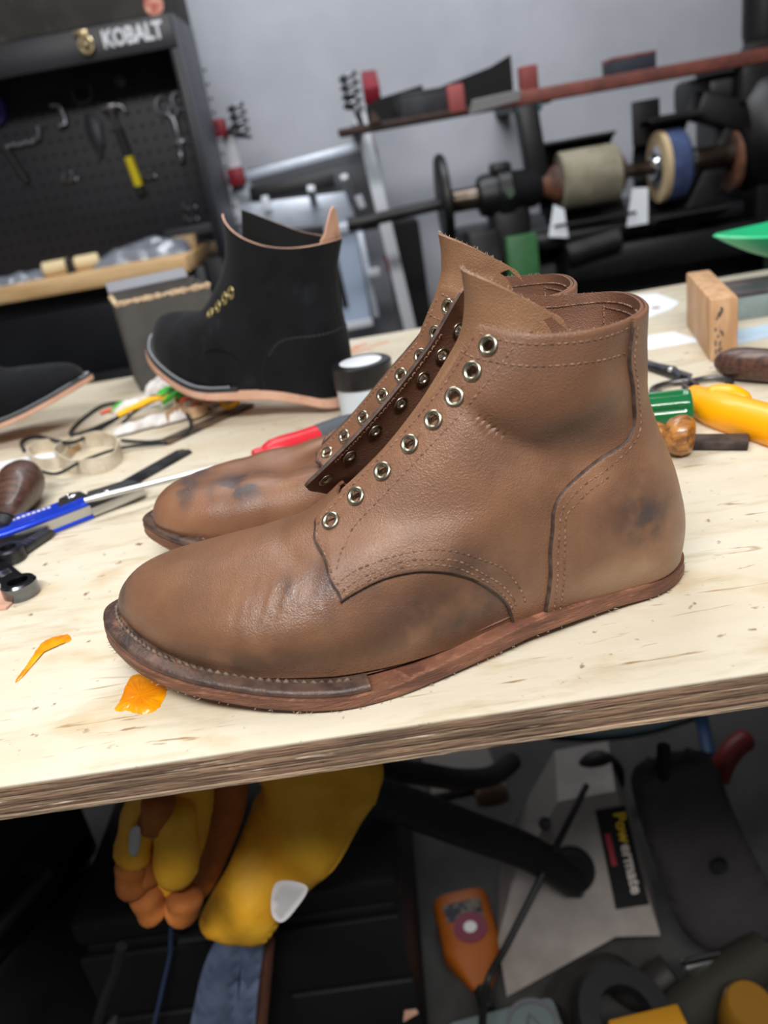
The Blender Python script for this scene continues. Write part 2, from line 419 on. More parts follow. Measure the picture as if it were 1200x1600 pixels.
# ---------------------------------------------------------------- boots
def leather(name, c1, c2, c3, rough=.45, rough2=.6, stain_shade=None, bump=.38):
    m = mat(name, c1, rough, color2=c2, scale=24, lo=.35, hi=.68, color3=c3, scale3=11, lo3=.54, hi3=.72, bump=0, rough2=rough2, coat=.0, detail=7)
    nt = m.node_tree; N = nt.nodes; L = nt.links; b = N['Principled BSDF']
    b.inputs['Coat Weight'].default_value = .14; b.inputs['Coat Roughness'].default_value = .36
    tc = N.new('ShaderNodeTexCoord')
    vo = N.new('ShaderNodeTexVoronoi'); vo.feature = 'F1'; vo.inputs['Scale'].default_value = 1300; L.new(tc.outputs['Object'], vo.inputs['Vector'])
    no = N.new('ShaderNodeTexNoise'); no.inputs['Scale'].default_value = 620; no.inputs['Detail'].default_value = 5; L.new(tc.outputs['Object'], no.inputs['Vector'])
    ad = N.new('ShaderNodeMath'); ad.operation = 'MULTIPLY_ADD'; ad.inputs[1].default_value = 1.1; L.new(vo.outputs['Distance'], ad.inputs[0]); L.new(no.outputs['Fac'], ad.inputs[2])
    bp = N.new('ShaderNodeBump'); bp.inputs['Strength'].default_value = bump; bp.inputs['Distance'].default_value = .0006
    L.new(ad.outputs[0], bp.inputs['Height']); L.new(bp.outputs[0], b.inputs['Normal'])
    src = b.inputs['Base Color'].links[0].from_socket
    def blob(src, c, r, amount, col, sc=60, lo=.4, hi=.62, soft=.6):
        """dark or pale mark with its own place on the leather: stain, wear, painted shade"""
        mp = N.new('ShaderNodeVectorMath'); mp.operation = 'SUBTRACT'; L.new(tc.outputs['Object'], mp.inputs[0]); mp.inputs[1].default_value = c
        dv = N.new('ShaderNodeVectorMath'); dv.operation = 'DIVIDE'; L.new(mp.outputs[0], dv.inputs[0]); dv.inputs[1].default_value = r
        ln = N.new('ShaderNodeVectorMath'); ln.operation = 'LENGTH'; L.new(dv.outputs[0], ln.inputs[0])
        fa = N.new('ShaderNodeMapRange'); fa.inputs['From Min'].default_value = 1; fa.inputs['From Max'].default_value = 1 - soft; L.new(ln.outputs['Value'], fa.inputs['Value'])
        n = N.new('ShaderNodeTexNoise'); n.inputs['Scale'].default_value = sc; n.inputs['Detail'].default_value = 6; L.new(tc.outputs['Object'], n.inputs['Vector'])
        r2 = N.new('ShaderNodeMapRange'); r2.inputs['From Min'].default_value = lo; r2.inputs['From Max'].default_value = hi; L.new(n.outputs['Fac'], r2.inputs['Value'])
        mu = N.new('ShaderNodeMath'); mu.operation = 'MULTIPLY'; L.new(fa.outputs[0], mu.inputs[0]); L.new(r2.outputs[0], mu.inputs[1])
        m2 = N.new('ShaderNodeMath'); m2.operation = 'MULTIPLY'; L.new(mu.outputs[0], m2.inputs[0]); m2.inputs[1].default_value = amount
        x = N.new('ShaderNodeMix'); x.data_type = 'RGBA'; L.new(m2.outputs[0], x.inputs['Factor']); L.new(src, x.inputs[6]); x.inputs[7].default_value = col
        return x.outputs[2]
    for s in (stain_shade or []): src = blob(src, *s)
    L.new(src, b.inputs['Base Color'])
    return m

STITCH = MB  # stitches are collected into one mesh per kind
def stitch_line(mb, surf, pts, off, pitch=.0034, ln=.0026, r=.00045, both=True):
    """thread stitches along a (t, v) polyline"""
    pts = [(a, b) for a, b in pts]
    sides = (1, -1) if both else (1,)
    for sd in sides:
        P = spline([(a * sd, b, 0) for a, b in pts], 24)
        t = np.array([p[0] for p in P]); v = np.clip(np.array([p[1] for p in P]), 0, surf.n - 1)
        q = surf.at(t, v, off); q2 = surf.at(t, v, off - .0007)
        d = np.concatenate([[0], np.cumsum(np.linalg.norm(np.diff(q, axis=0), axis=1))])
        s = 0.0
        while s + ln < d[-1]:
            def at(arr, u): return Vector([np.interp(u, d, arr[:, i]) for i in range(3)])
            mb.tube([at(q2, s), at(q, s + ln * .25), at(q, s + ln * .75), at(q2, s + ln)], [r * .7, r, r, r * .7], n=5)
            s += pitch

MX, MY = .34, .0185            # rough metres per unit of t and v
def panel(surf, poly, name, mats, parent, th=.0018, inner=.0002, holes=(), hole_r=.0028, grid=.0026, edge_drop=.0006, lift=None, res=.0015, raw_top=True):
    """a leather panel: an outline in (t, v) laid over the boot surface with real thickness"""
    P = np.array(poly, float) * (MX, MY)
    B = []
    for a, b in zip(P, np.roll(P, -1, 0)):
        n = max(1, int(np.linalg.norm(b - a) / res)); B += [a + (b - a) * k / n for k in range(n)]
    B = np.array(B)
    # smooth gently, keep the given corners sharp enough
    area = np.sum(B[:, 0] * np.roll(B[:, 1], -1) - B[:, 1] * np.roll(B[:, 0], -1))
    if area < 0: B = B[::-1]
    T = np.roll(B, -1, 0) - np.roll(B, 1, 0); T /= np.linalg.norm(T, axis=1, keepdims=True) + 1e-12
    I = B + np.stack([-T[:, 1], T[:, 0]], 1) * .0009
    verts = [Vector(p) for p in B]; nb = len(B)
    edges = [(i, (i + 1) % nb) for i in range(nb)]
    HC = []
    for (ht, hv) in holes:
        e = .002
        c0 = surf.base([ht - e, ht + e, ht, ht], [hv, hv, hv - .02, hv + .02])
        ku = np.linalg.norm(c0[1] - c0[0]) / (2 * e); kv = np.linalg.norm(c0[3] - c0[2]) / .04
        k0 = len(verts); n = 16
        for k in range(n):
            a = 2 * PI * k / n; verts.append(Vector(((ht + math.cos(a) * hole_r / ku) * MX, (hv + math.sin(a) * hole_r / kv) * MY)))
        edges += [(k0 + k, k0 + (k + 1) % n) for k in range(n)]; HC.append((k0, n))
    n_edge = len(verts)
    def inside(q):
        x, y = q[:, 0][:, None], q[:, 1][:, None]; x0, y0 = B[:, 0], B[:, 1]; x1, y1 = np.roll(x0, -1), np.roll(y0, -1)
        c = ((y0 > y) != (y1 > y)) & (x < (x1 - x0) * (y - y0) / (y1 - y0 + 1e-15) + x0); return c.sum(1) % 2 == 1
    def dist(q):
        return np.sqrt(((q[:, None, :] - B[None, :, :]) ** 2).sum(2).min(1))
    Ii = I[inside(I)]; Ii = Ii[dist(Ii) > .0005]; verts += [Vector(p) for p in Ii]
    xs = np.arange(B[:, 0].min(), B[:, 0].max(), grid); ys = np.arange(B[:, 1].min(), B[:, 1].max(), grid)
    gx, gy = np.meshgrid(xs, ys); gx[1::2] += grid / 2; G = np.stack([gx.ravel(), gy.ravel()], 1); G = G[inside(G)]
    if len(G): G = G[dist(G) > .0018]
    for (k0, n) in HC:
        c0 = np.mean([verts[k0 + k][:2] for k in range(n)], 0); rr = max((Vector(c0) - verts[k0]).length, .002)
        hp = np.array([verts[k0 + k][:2] for k in range(n)])
        G = G[np.sqrt(((G[:, None, :] - hp[None]) ** 2).sum(2).min(1)) > .0012]; G = G[np.linalg.norm((G - c0) / (np.ptp(hp, axis=0) / 2), axis=1) > 1.15]
    verts += [Vector(p) for p in G]
    co, _, fa, ov, _, _ = delaunay_2d_cdt(verts, edges, [], 1, 1e-7)
    co = np.array([c[:] for c in co])
    hs = [(np.mean([verts[k0 + k][:2] for k in range(n)], 0), np.ptp(np.array([verts[k0 + k][:2] for k in range(n)]), axis=0) / 2) for k0, n in HC]
    F = []
    for f in fa:
        c0 = co[list(f)].mean(0)
        if any(np.linalg.norm((c0 - h) / r) < .97 for h, r in hs): continue
        F.append(tuple(f))
    isB = np.zeros(len(co), bool)
    for i, o in enumerate(ov): isB[i] = any(k < n_edge for k in o)
    isO = np.array([any(k < nb for k in o) for o in ov])
    t = co[:, 0] / MX; v = np.clip(co[:, 1] / MY, 0, surf.n - 1)
    lf = np.zeros(len(t)) if lift is None else lift(t, v)
    out = surf.at(t, v, np.where(isB, th - edge_drop, th) + lf); inn = surf.at(t, v, inner + lf)
    n = len(co); E = {}
    for f in F:
        for a, b in zip(f, f[1:] + f[:1]): E[(a, b)] = 1
    mb = MB(); mb.add(np.concatenate([out, inn]), F, 0)
    if len(mats) > 2:                                       # burnished bevel along the cut edge
        vv = v; mb.mi = [2 if (any(isO[i] for i in f) and max(vv[i] for i in f) < 9.85) else 0 for f in F]
    mb.f += [tuple(n + i for i in reversed(f)) for f in F]; mb.mi += [1] * len(F)
    for (a, b) in E:
        if (b, a) not in E: mb.f.append((b, a, n + a, n + b)); mb.mi.append((3 if len(mats) > 3 else 1) if (v[a] > 9.9 and v[b] > 9.9 and len(mats) > 2) else min(2, len(mats) - 1))
    return mb.build(name, mats, parent, smooth=60)

def frame_at(surf, t, v):
    e = .004; hi = surf.n - 1
    q = surf.at([t, t + e, t - e, t, t], [v, v, v, min(v + .03, hi), max(v - .03, 0)])
    n = np.cross(q[1] - q[2], q[3] - q[4]); return Vector(q[0]), Vector(n).normalized()

def eyelet(surf, t, v, off, m, parent, r=.0031, w=.0020, back=.0026):
    """rolled ring, barrel through the leather and the clinched back"""
    p, n = frame_at(surf, t, v); o = p + n * off
    prof = [(r - .0003, -back), (r + .0013, -back - .0004), (r + .0014, -back - .0008), (r + .0004, -back - .0012), (r - .0006, -back - .0006), (r - .0006, .0002),
            (r - .0002, .0008), (r + w * .35, .0012), (r + w * .75, .0010), (r + w, .0003), (r + w * .9, -.0003), (r - .0003, -.0003)]
    return MB().lathe(prof, o, n, 22, closed=True).build('eyelet', m, parent, smooth=180)

def ring_strip(outline, zfun, thfun, inset, m, name, parent, rng=None, round_=.0012, wob=0.0, seed=1):
    """a sole layer: a closed plan outline (or the stretch rng of it) with a height curve and a thickness"""
    n = len(outline); V = []; F = []
    cx = sum(p[0] for p in outline) / n; cy = sum(p[1] for p in outline) / n
    idx = list(range(n)) if rng is None else [i % n for i in range(rng[0], rng[1])]
    rr = random.Random(seed)
    rings = []
    for i in idx:
        p = Vector(outline[i][:2]); t = (Vector(outline[(i + 1) % n][:2]) - Vector(outline[i - 1][:2])).normalized(); nn = Vector((t.y, -t.x))
        if nn.dot(p - Vector((cx, cy))) < 0: nn = -nn
        z = zfun(p.x); th = thfun(p.x); k = rr.uniform(-1, 1) * wob
        prof = [(-inset, 0), (-round_ * .4, 0), (0, round_ * .6), (k, th * .35), (-k, th * .65), (0, th - round_), (-round_ * .3, th - round_ * .35), (-round_, th), (-inset, th)]
        rings.append([(p.x + nn.x * a, p.y + nn.y * a, z + h) for a, h in prof])
    m_ = len(rings[0]); mb = MB(); V = [q for r in rings for q in r]; R = len(rings)
    for i in range(R if rng is None else R - 1):
        j = (i + 1) % R
        for k in range(m_):
            l = (k + 1) % m_; F.append((i * m_ + k, j * m_ + k, j * m_ + l, i * m_ + l))
    if rng is not None: F += [tuple(range(m_)), tuple((R - 1) * m_ + k for k in range(m_ - 1, -1, -1))]
    mb.add(V, F); return mb.build(name, m, parent, smooth=50)

def solid_sole(outline, zfun, thfun, m, name, parent, round_=.0012, wob=.0003, seed=2, nx=60):
    """a full sole plate: rim ring plus top and bottom skins"""
    n = len(outline); rr = random.Random(seed); mb = MB()
    cx = sum(p[0] for p in outline) / n; cy = sum(p[1] for p in outline) / n
    prof_h = [(0.0, -round_), (.12, 0), (.3, wob), (.55, -wob), (.8, 0), (1 - round_ / .009 * .5, 0), (1.0, -round_)]
    rings = []
    shr = [.55, .15]
    def ring(k, h):
        R = []
        for i in range(n):
            p = Vector(outline[i][:2]); t = (Vector(outline[(i + 1) % n][:2]) - Vector(outline[i - 1][:2])).normalized(); nn = Vector((t.y, -t.x))
            if nn.dot(p - Vector((cx, cy))) < 0: nn = -nn
            kk = k * (rr.uniform(.2, 1.6) if abs(k) < .0011 else 1)
            R.append((p.x + nn.x * kk, p.y + nn.y * kk, zfun(p.x) + thfun(p.x) * h))
        return R
    for h, k in prof_h: rings.append(ring(k, h))
    V = [q for r in rings for q in r]; F = []
    for a in range(len(rings) - 1):
        for i in range(n):
            j = (i + 1) % n; F.append((a * n + i, a * n + j, (a + 1) * n + j, (a + 1) * n + i))
    mb.add(V, F)
    # skins: pair opposite points across the length
    order = sorted(range(n), key=lambda i: outline[i][0]); i0 = order[0]
    left = [(i0 + k) % n for k in range(n // 2 + 1)]; right = [(i0 - k) % n for k in range(n - n // 2 + (0 if n % 2 else 0) + 1)]
    right = right[:len(left)]
    for lvl, flip in ((0, 0), (len(rings) - 1, 1)):
        fs = []
        for k in range(len(left) - 1):
            q = [lvl * n + left[k], lvl * n + left[k + 1], lvl * n + right[k + 1], lvl * n + right[k]]
            q = list(dict.fromkeys(q))
            if len(q) > 2: fs.append(tuple(q))
        mb.f += fs; mb.mi += [0] * len(fs)
    return mb.build(name, m, parent, smooth=50)

SOLE = [(.003, .006), (.0075, -.014), (.021, -.032), (.04, -.049), (.066, -.061), (.099, -.0685), (.124, -.071), (.146, -.070), (.175, -.062), (.215, -.0445), (.239, -.033),
        (.263, -.023), (.290, -.0105), (.313, -.001), (.328, .013), (.3345, .030), (.330, .047), (.315, .060), (.29, .064), (.26, .060), (.22, .052), (.18, .048), (.14, .051), (.10, .053),
        (.068, .050), (.040, .042), (.019, .027)]
ZB = [(-.01, .0255), (0, .024), (.02, .021), (.04, .0175), (.066, .012), (.1, .006), (.125, .0025), (.15, .0003), (.17, .0), (.21, .003), (.24, .0052), (.265, .0052), (.295, .003), (.318, .0012), (.34, .0003)]
def zb(x): return float(np.interp(x, [a for a, b in ZB], [b for a, b in ZB]))
def sole_t(x): return float(np.interp(x, [0, .15, .2, .25, .33], [.0075, .0075, .009, .0098, .0095]))

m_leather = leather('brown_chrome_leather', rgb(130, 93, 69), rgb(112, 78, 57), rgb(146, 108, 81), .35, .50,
    stain_shade=[((.205, -.045, .05), (.055, .05, .028), .75, rgb(62, 52, 52), 45, .38, .62, .8),
           ((.125, -.055, .062), (.016, .03, .016), .45, rgb(72, 66, 72), 80, .4, .6, .8),
           ((.300, -.02, .062), (.03, .05, .022), .85, rgb(80, 54, 44), 60, .28, .55, .8),
           ((.305, -.02, .055), (.02, .05, .02), .8, rgb(60, 54, 57), 90, .38, .56, .7),
           ((.10, -.03, .035), (.09, .09, .012), .55, rgb(88, 62, 48), 40, .3, .55, .8),  # darker band along the bottom of the upper
           ((.045, -.01, .06), (.05, .06, .03), .35, rgb(100, 70, 52), 40, .4, .6, .8),
           ((.262, -.03, .110), (.052, .08, .024), .75, rgb(86, 60, 50), 30, .22, .5, .9), ((.27, -.02, .15), (.06, .08, .012), .35, rgb(104, 76, 62), 30, .25, .5, .9), ((.30, -.01, .026), (.045, .06, .016), .55, rgb(176, 146, 116), 30, .3, .55, .9), ((.185, -.06, .075), (.03, .05, .02), .45, rgb(168, 132, 104), 40, .3, .55, .9)])  # ankle crease mark, first here: real stain plus painted shade of the dent
m_edge = mat('dark_burnished_edge', rgb(56, 42, 37), .6, color2=rgb(84, 66, 58), scale=120, bump=.3, bscale=400)
m_lining = leather('bare_flesh_side_leather', rgb(120, 82, 62), rgb(98, 66, 50), rgb(134, 98, 78), .6, .7, bump=.4)
m_tongue = leather('tongue_leather', rgb(146, 108, 78), rgb(126, 90, 64), rgb(158, 120, 90), .48, .6)
m_welt = mat('dark_welt_leather', rgb(88, 66, 56), .45, color2=rgb(58, 44, 40), scale=60, bump=.6, bscale=300, color3=rgb(118, 84, 66), scale3=40, lo3=.56, hi3=.68)
m_sole = mat('red_brown_sole_leather', rgb(126, 84, 64), .5, color2=rgb(92, 58, 45), scale=26, stretch=(1, 1, 7), bump=.7, bscale=220, bdist=.0012, color3=rgb(158, 108, 82), scale3=50, lo3=.58, hi3=.7)
m_thread = mat('tan_thread', rgb(150, 118, 96), .7, color2=rgb(90, 64, 50), scale=300)
m_thread_dark = mat('waxed_welt_thread', rgb(74, 60, 52), .6, color2=rgb(112, 94, 82), scale=200)
m_nickel = mat('antique_nickel', rgb(176, 170, 152), .30, 1.0)
m_fuzz = mat('raw_fibres', rgb(176, 160, 140), .9)

N_FRONT = [(.4325, 3.025), (.4175, 3.475), (.365, 4.425), (.295, 5.15), (.1825, 5.925), (.125, 6.22), (.110, 6.5), (.1125, 6.9), (.1175, 7.375), (.135, 8.125), (.1625, 9.075), (.165, 9.80), (.178, 10)]
N_LOWER = [(.4325, 3.025), (.445, 3.35), (.465, 3.675), (.4925, 3.75), (.515, 3.65), (.54, 3.4), (.57, 2.85), (.595, 2.1), (.6125, 1.35), (.62, .6), (.622, 0)]
COUNTER = [(.661, 0), (.66, .55), (.6625, 1.375), (.6625, 2.5), (.655, 3.975), (.645, 4.85), (.65, 5.35), (.675, 5.675), (.725, 5.95), (.7775, 6.125), (.81, 6.325), (.832, 6.775), (.8225, 7.4), (.79, 8.175), (.7645, 8.9), (.757, 9.475), (.755, 10)]
EYELETS = [(.1975, 6.175), (.1925, 6.75), (.2035, 7.25), (.216, 7.74), (.2325, 8.2), (.2475, 8.675), (.2605, 9.18), (.2655, 9.68)]
def dense(pts, n=6): return [(p[0], p[1]) for p in spline([(a, b, 0) for a, b in pts], n)]
def mirror(pts): return [(-a, b) for a, b in reversed(pts)]

# soft dents and creases of the near boot, in side view (x, z, length, width, angle, depth)
MAIN_BUMPS = [(.264, .103, .036, .015, -.40, -.0062), (.240, .112, .026, .007, -.8, -.0026), (.272, .120, .03, .008, .3, .0016), (.228, .122, .014, .0022, -.9, -.0012), (.234, .118, .014, .0022, -.8, -.0012), (.250, .135, .04, .018, .2, .0010), (.285, .095, .03, .010, .6, -.0014),
              (.225, .085, .03, .02, .6, .0014), (.136, .062, .010, .0016, 1.1, -.0016), (.141, .060, .008, .0012, 1.3, -.0010), (.128, .058, .012, .0015, 1.0, -.0009), (.118, .056, .014, .0014, 1.1, -.0009),
              (.109, .054, .015, .0013, 1.15, -.0009), (.103, .054, .015, .0012, 1.2, -.0008), (.097, .053, .013, .0012, 1.25, -.0007), (.113, .045, .012, .0012, 1.1, -.0006), (.122, .072, .012, .003, -.3, -.0010), (.146, .066, .012, .003, 1.35, .0008), (.160, .045, .03, .012, .2, -.0010),
              (.245, .098, .016, .003, -.7, -.0008), (.252, .106, .016, .0025, -.6, -.0007), (.20, .060, .02, .010, .5, .0008)]
main_surf = BootSurface(MAIN_RINGS, MAIN_YC, MAIN_BUMPS, flare=((-.008, .004, .007), (-.004, .002, .010)))
far_surf = BootSurface(FAR_RINGS, MAIN_YC, MAIN_BUMPS[:4] + [(.112, .066, .012, .012, .3, -.003), (.08, .06, .02, .006, 1.2, -.001)], flare=((0, .002, .004), (-.003, .004, .006)))

def build_brown_boot(S, m_leather, m_vamp, tip=0.0, sx=0.0, steep=1):
    base = BootSurface.__new__(BootSurface); base.__dict__.update(S.__dict__); base.flare = None
    root = empty('leather_boot')
    vamp = [(-.69, 0), (.69, 0), (.69, 2.6), (.62, 3.9), (.55, 4.7), (.4, 4.9), (.2, 6.35), (.1, 6.75), (0, 6.85), (-.1, 6.75), (-.2, 6.35), (-.4, 4.9), (-.55, 4.7), (-.62, 3.9), (-.69, 2.6)]
    panel(base, vamp, 'vamp', [m_vamp, m_lining], root, th=0, inner=-.0016, grid=.0022, edge_drop=0)
    quarter = dense(N_FRONT)[::-1] + dense(N_LOWER, 4)[1:] + [(.8, 0), (1.0, 0), (1.0, 10)] + [(.8, 10), (.6, 10), (.4, 10), (.25, 10)]
    panel(S, quarter, 'quarter', [m_leather, m_lining, m_edge], root, th=.0022, holes=EYELETS, grid=.0022)
    panel(S, mirror(quarter), 'quarter', [m_leather, m_lining, m_edge], root, th=.0022, holes=mirror(EYELETS), grid=.003)
    ck = dense(COUNTER, 4)
    panel(S, ck + [(1.0, 10)] + [(2 - a, b) for a, b in reversed(ck)] + [(1.0, 0)], 'heel_counter', [m_leather, m_lining, m_edge], root, th=.0042, inner=.0023, grid=.0026, edge_drop=.0008)
    for i, (t, v) in enumerate(EYELETS):
        eyelet(S, t, v, .0022, m_nickel, root); eyelet(S, -t, v, .0022, m_nickel, root)
    st = MB(); TOP = .0023
    lines = [[(.415, 3.7), (.36, 4.575), (.2775, 5.375), (.1825, 6.0), (.15, 6.275), (.139, 6.75), (.145, 7.5), (.1655, 8.275), (.188, 9.2), (.192, 9.8)],
             [(.3875, 4.3), (.3325, 5.275), (.2775, 6.125), (.276, 7.0), (.29, 7.775), (.3175, 8.625), (.335, 9.2), (.3525, 9.8)],
             [(.41, 3.875), (.4175, 4.225), (.45, 4.55), (.4975, 4.525), (.55, 4.025), (.6025, 3.0), (.6275, 1.9), (.6375, 1.025)],
             [(.425, 3.425), (.4325, 3.825), (.4625, 4.25), (.5025, 4.175), (.5475, 3.775), (.5975, 2.525), (.62, 1.575), (.6275, .85)],
             [(.4325, 3.2), (.445, 3.675), (.47, 4.025), (.5075, 3.975), (.5475, 3.55), (.59, 2.525), (.615, 1.5), (.6225, .775)],
             [(.205, 9.85), (.3375, 9.8), (.46, 9.78), (.5875, 9.75), (.745, 9.78)],
             [(.165, 9.50), (.215, 9.45), (.3075, 9.4), (.3925, 9.35), (.49, 9.275), (.61, 9.2), (.752, 9.1)]]
    for l in lines: stitch_line(st, S, l, TOP)
    for l in ([(.67, .3), (.6725, 1.825), (.67, 3.275), (.66, 4.55), (.665, 5.0), (.695, 5.375), (.7425, 5.575), (.795, 5.9), (.835, 6.25), (.852, 6.7), (.845, 7.3), (.812, 8.175), (.785, 8.9), (.778, 9.475), (.777, 9.95)],
              [(.6785, .3), (.681, 1.75), (.679, 3.2), (.67, 4.375), (.6775, 4.725), (.705, 5.1), (.75, 5.325)]): stitch_line(st, S, l, .0043)
    # stitches seen inside the collar and along the open facing
    for l in ([(.30, 9.72), (.46, 9.70), (.60, 9.68), (.78, 9.70), (1.0, 9.72)], [(.80, 9.55), (.88, 9.5), (1.0, 9.5)], [(.80, 9.6), (.805, 9.2), (.81, 8.8)], [(.139, 6.75), (.145, 7.5), (.1655, 8.275), (.188, 9.2)]):
        stitch_line(st, S, l, .0000)
    o = st.build('stitching', m_thread, root, smooth=180); o['kind'] = 'stuff'
    # tongue: rises from under the vamp and flares into a curled end
    fz_ = lambda x, d: (x, 0, float(np.interp(x, S.FB[3:, 0], S.FB[3:, 1])) - d)
    cl = spline([fz_(.128, .006), fz_(.150, .007), fz_(.175, .0085), fz_(.197, .009), fz_(.2135, .008), (.2235 + sx, 0, .158 + tip), (.2275 + sx, 0, .174 + tip), (.2275 + sx, 0, .1885 + tip)], 6)
    def tng(u, v):
        a = (u - .5) * 2; k = min(v * (len(cl) - 1), len(cl) - 1.001); i = int(k); c = cl[i].lerp(cl[i + 1], k - i)
        d = (cl[i + 1] - cl[i]).normalized(); nrm = Vector((-d.z, 0, d.x))
        half = .021 + .037 * max(0, (v - .35) / .65) ** 1.2; R = .045 - .019 * min(1, v / .8)
        s_ = a * half; ang = max(-1.45, min(1.45, s_ / R)); ex = abs(s_) - abs(ang) * R
        y0 = float(np.interp(c.x, [q[0] for q in MAIN_YC], [q[1] for q in MAIN_YC])) + .001
        top = v ** 8 * (.055 * abs(a) ** 1.3 if a * steep > 0 else .032 * abs(a) ** 2.2)
        back = Vector((d.z, 0, -d.x)).lerp(Vector((1, 0, 0)), v)
        p = c + back * (R * (1 - math.cos(ang)) + ex) + Vector((0, y0 + R * math.sin(ang), 0)) - d * top
        p += nrm * (.0012 * math.sin(9 * v + 3 * a) * math.sin(13 * a + 4 * v) * (1 - v))
        n = nrm * math.cos(ang) + Vector((0, math.sin(ang), 0)); return p, n
    mb = MB().sheet(tng, 41, 48, .0022)
    mb.build('tongue', [m_tongue], root, smooth=60)
    # fuzzy cut edge along the tongue end
    fz = MB()
    for k in range(90):
        u = rnd.random(); p, n = tng(u, 1.0); p2 = Vector(p) + Vector((rnd.uniform(-.0012, .0012), rnd.uniform(-.0012, .0012), rnd.uniform(.0004, .0022)))
        p0 = Vector(p) + n * rnd.uniform(-.001, .001); fz.tube([p0 - Vector((0, 0, .0004)), p0.lerp(p2, .6) + Vector((rnd.uniform(-.0004, .0004), 0, 0)), p2], [.00014, .00012, .00006], n=3)
    for k in range(60):      # loose thread ends along the raw collar edge
        t = rnd.uniform(.2, .75) * rnd.choice((1, -1)); p, n = frame_at(S, t, 10); p += n * rnd.uniform(.0002, .0016)
        fz.tube([p - Vector((0, 0, .0004)), p + Vector((rnd.uniform(-.0008, .0008), rnd.uniform(-.0008, .0008), rnd.uniform(.0002, .0012)))], [.00013, .00006], n=3)
    o = fz.build('frayed_fibres', m_fuzz, root, smooth=180); o['kind'] = 'stuff'
    # sole
    outl = [(p[0], p[1]) for p in spline([(a, b, 0) for a, b in SOLE], 7, closed=True)]
    solid_sole(outl, zb, sole_t, m_sole, 'outsole', root)
    n = len(outl); i0 = 8 * 7 - 3; i1 = 21 * 7
    ins = []
    for i in range(n):
        p = Vector(outl[i]); t = (Vector(outl[(i + 1) % n]) - Vector(outl[i - 1])).normalized(); nn = Vector((t.y, -t.x))
        if nn.dot(p - Vector((.16, -.005))) < 0: nn = -nn
        ins.append(tuple(p - nn * .0006))
    zw = lambda x: zb(x) + sole_t(x) + .0001
    ring_strip(ins, zw, lambda x: .0042, .016, m_welt, 'welt', root, rng=(i1, n + i0), round_=.0018, wob=.0002)
    ws = MB()
    P = [Vector((ins[i % n][0], ins[i % n][1], 0)) for i in range(i1 + 2, n + i0 - 1)]
    d = [0]
    for a, b in zip(P, P[1:]): d.append(d[-1] + (b - a).length)
    dd = np.array(d); arr = np.array([p[:] for p in P]); s = 0
    while s + .004 < d[-1]:
        q = [Vector([np.interp(x, dd, arr[:, i]) for i in range(3)]) for x in (s, s + .0018, s + .0036)]
        tt = (q[2] - q[0]).normalized(); nn = Vector((-tt.y, tt.x, 0))
        if nn.dot(q[1] - Vector((.16, -.005, 0))) > 0: nn = -nn
        off = nn * .0078
        ws.tube([(q[0] + off) + Vector((0, 0, zw(q[0].x) + .0034)), (q[1] + off) + Vector((0, 0, zw(q[1].x) + .0047)), (q[2] + off) + Vector((0, 0, zw(q[2].x) + .0034))], [.0009, .0014, .0009], n=6)
        s += .0046
    o = ws.build('welt_stitching', m_thread_dark, root, smooth=180); o['kind'] = 'stuff'
    fr = MB()
    for k in range(150):     # torn fibres along the bottom edge of the unfinished sole
        i = rnd.randrange(n); a = Vector((outl[i][0], outl[i][1], zb(outl[i][0]) + .0004)); t = (Vector(outl[(i + 1) % n]) - Vector(outl[i - 1])).normalized(); nn = Vector((t.y, -t.x, 0))
        if nn.dot(a - Vector((.16, -.005, 0))) < 0: nn = -nn
        b_ = a + nn * rnd.uniform(.0003, .0016) + Vector((rnd.uniform(-.002, .002), 0, rnd.uniform(-.0003, .0006)))
        b_.z = max(b_.z, .0003); fr.tube([a - nn * .001, a.lerp(b_, .5), b_], [.0002, .00018, .00006], n=3)
    o = fr.build('torn_sole_fibres', m_fuzz, root, smooth=180); o['kind'] = 'stuff'
    # insole board inside
    solid_sole([(.165 + (a - .165) * .93, .002 + (b - .002) * .82) for a, b in outl], lambda x: zb(x) + sole_t(x) + .002, lambda x: .003, m_lining, 'insole', root)
    return root

m_vamp1 = leather('brown_vamp_leather', rgb(124, 88, 65), rgb(106, 74, 54), rgb(138, 102, 77), .30, .46, bump=.3,
    stain_shade=[((.205, -.045, .035), (.060, .05, .026), .95, rgb(46, 40, 42), 40, .30, .58, .8),
           ((.150, -.055, .060), (.022, .03, .020), .7, rgb(56, 52, 58), 70, .36, .58, .8),
           ((.125, -.055, .060), (.012, .03, .012), .6, rgb(60, 56, 62), 80, .4, .6, .8),
           ((.10, -.055, .028), (.10, .05, .012), .75, rgb(66, 48, 38), 40, .25, .5, .8),  # darker band low on the vamp, along the welt
           ((.020, -.01, .045), (.012, .05, .020), .75, rgb(64, 50, 44), 50, .3, .55, .7),
           ((.055, -.02, .06), (.03, .05, .02), .35, rgb(86, 62, 48), 40, .35, .6, .8),
           ((.10, -.02, .07), (.03, .04, .02), .3, rgb(150, 100, 70), 40, .4, .6, .8)])
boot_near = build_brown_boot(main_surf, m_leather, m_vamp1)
tag(boot_near, 'near brown leather boot without laces, smudged heel, closest to the front bench edge', 'boot', 'pair of brown boots')
boot_near.location = (-.186, .399, 0); boot_near.rotation_euler = (0, 0, math.radians(-4))
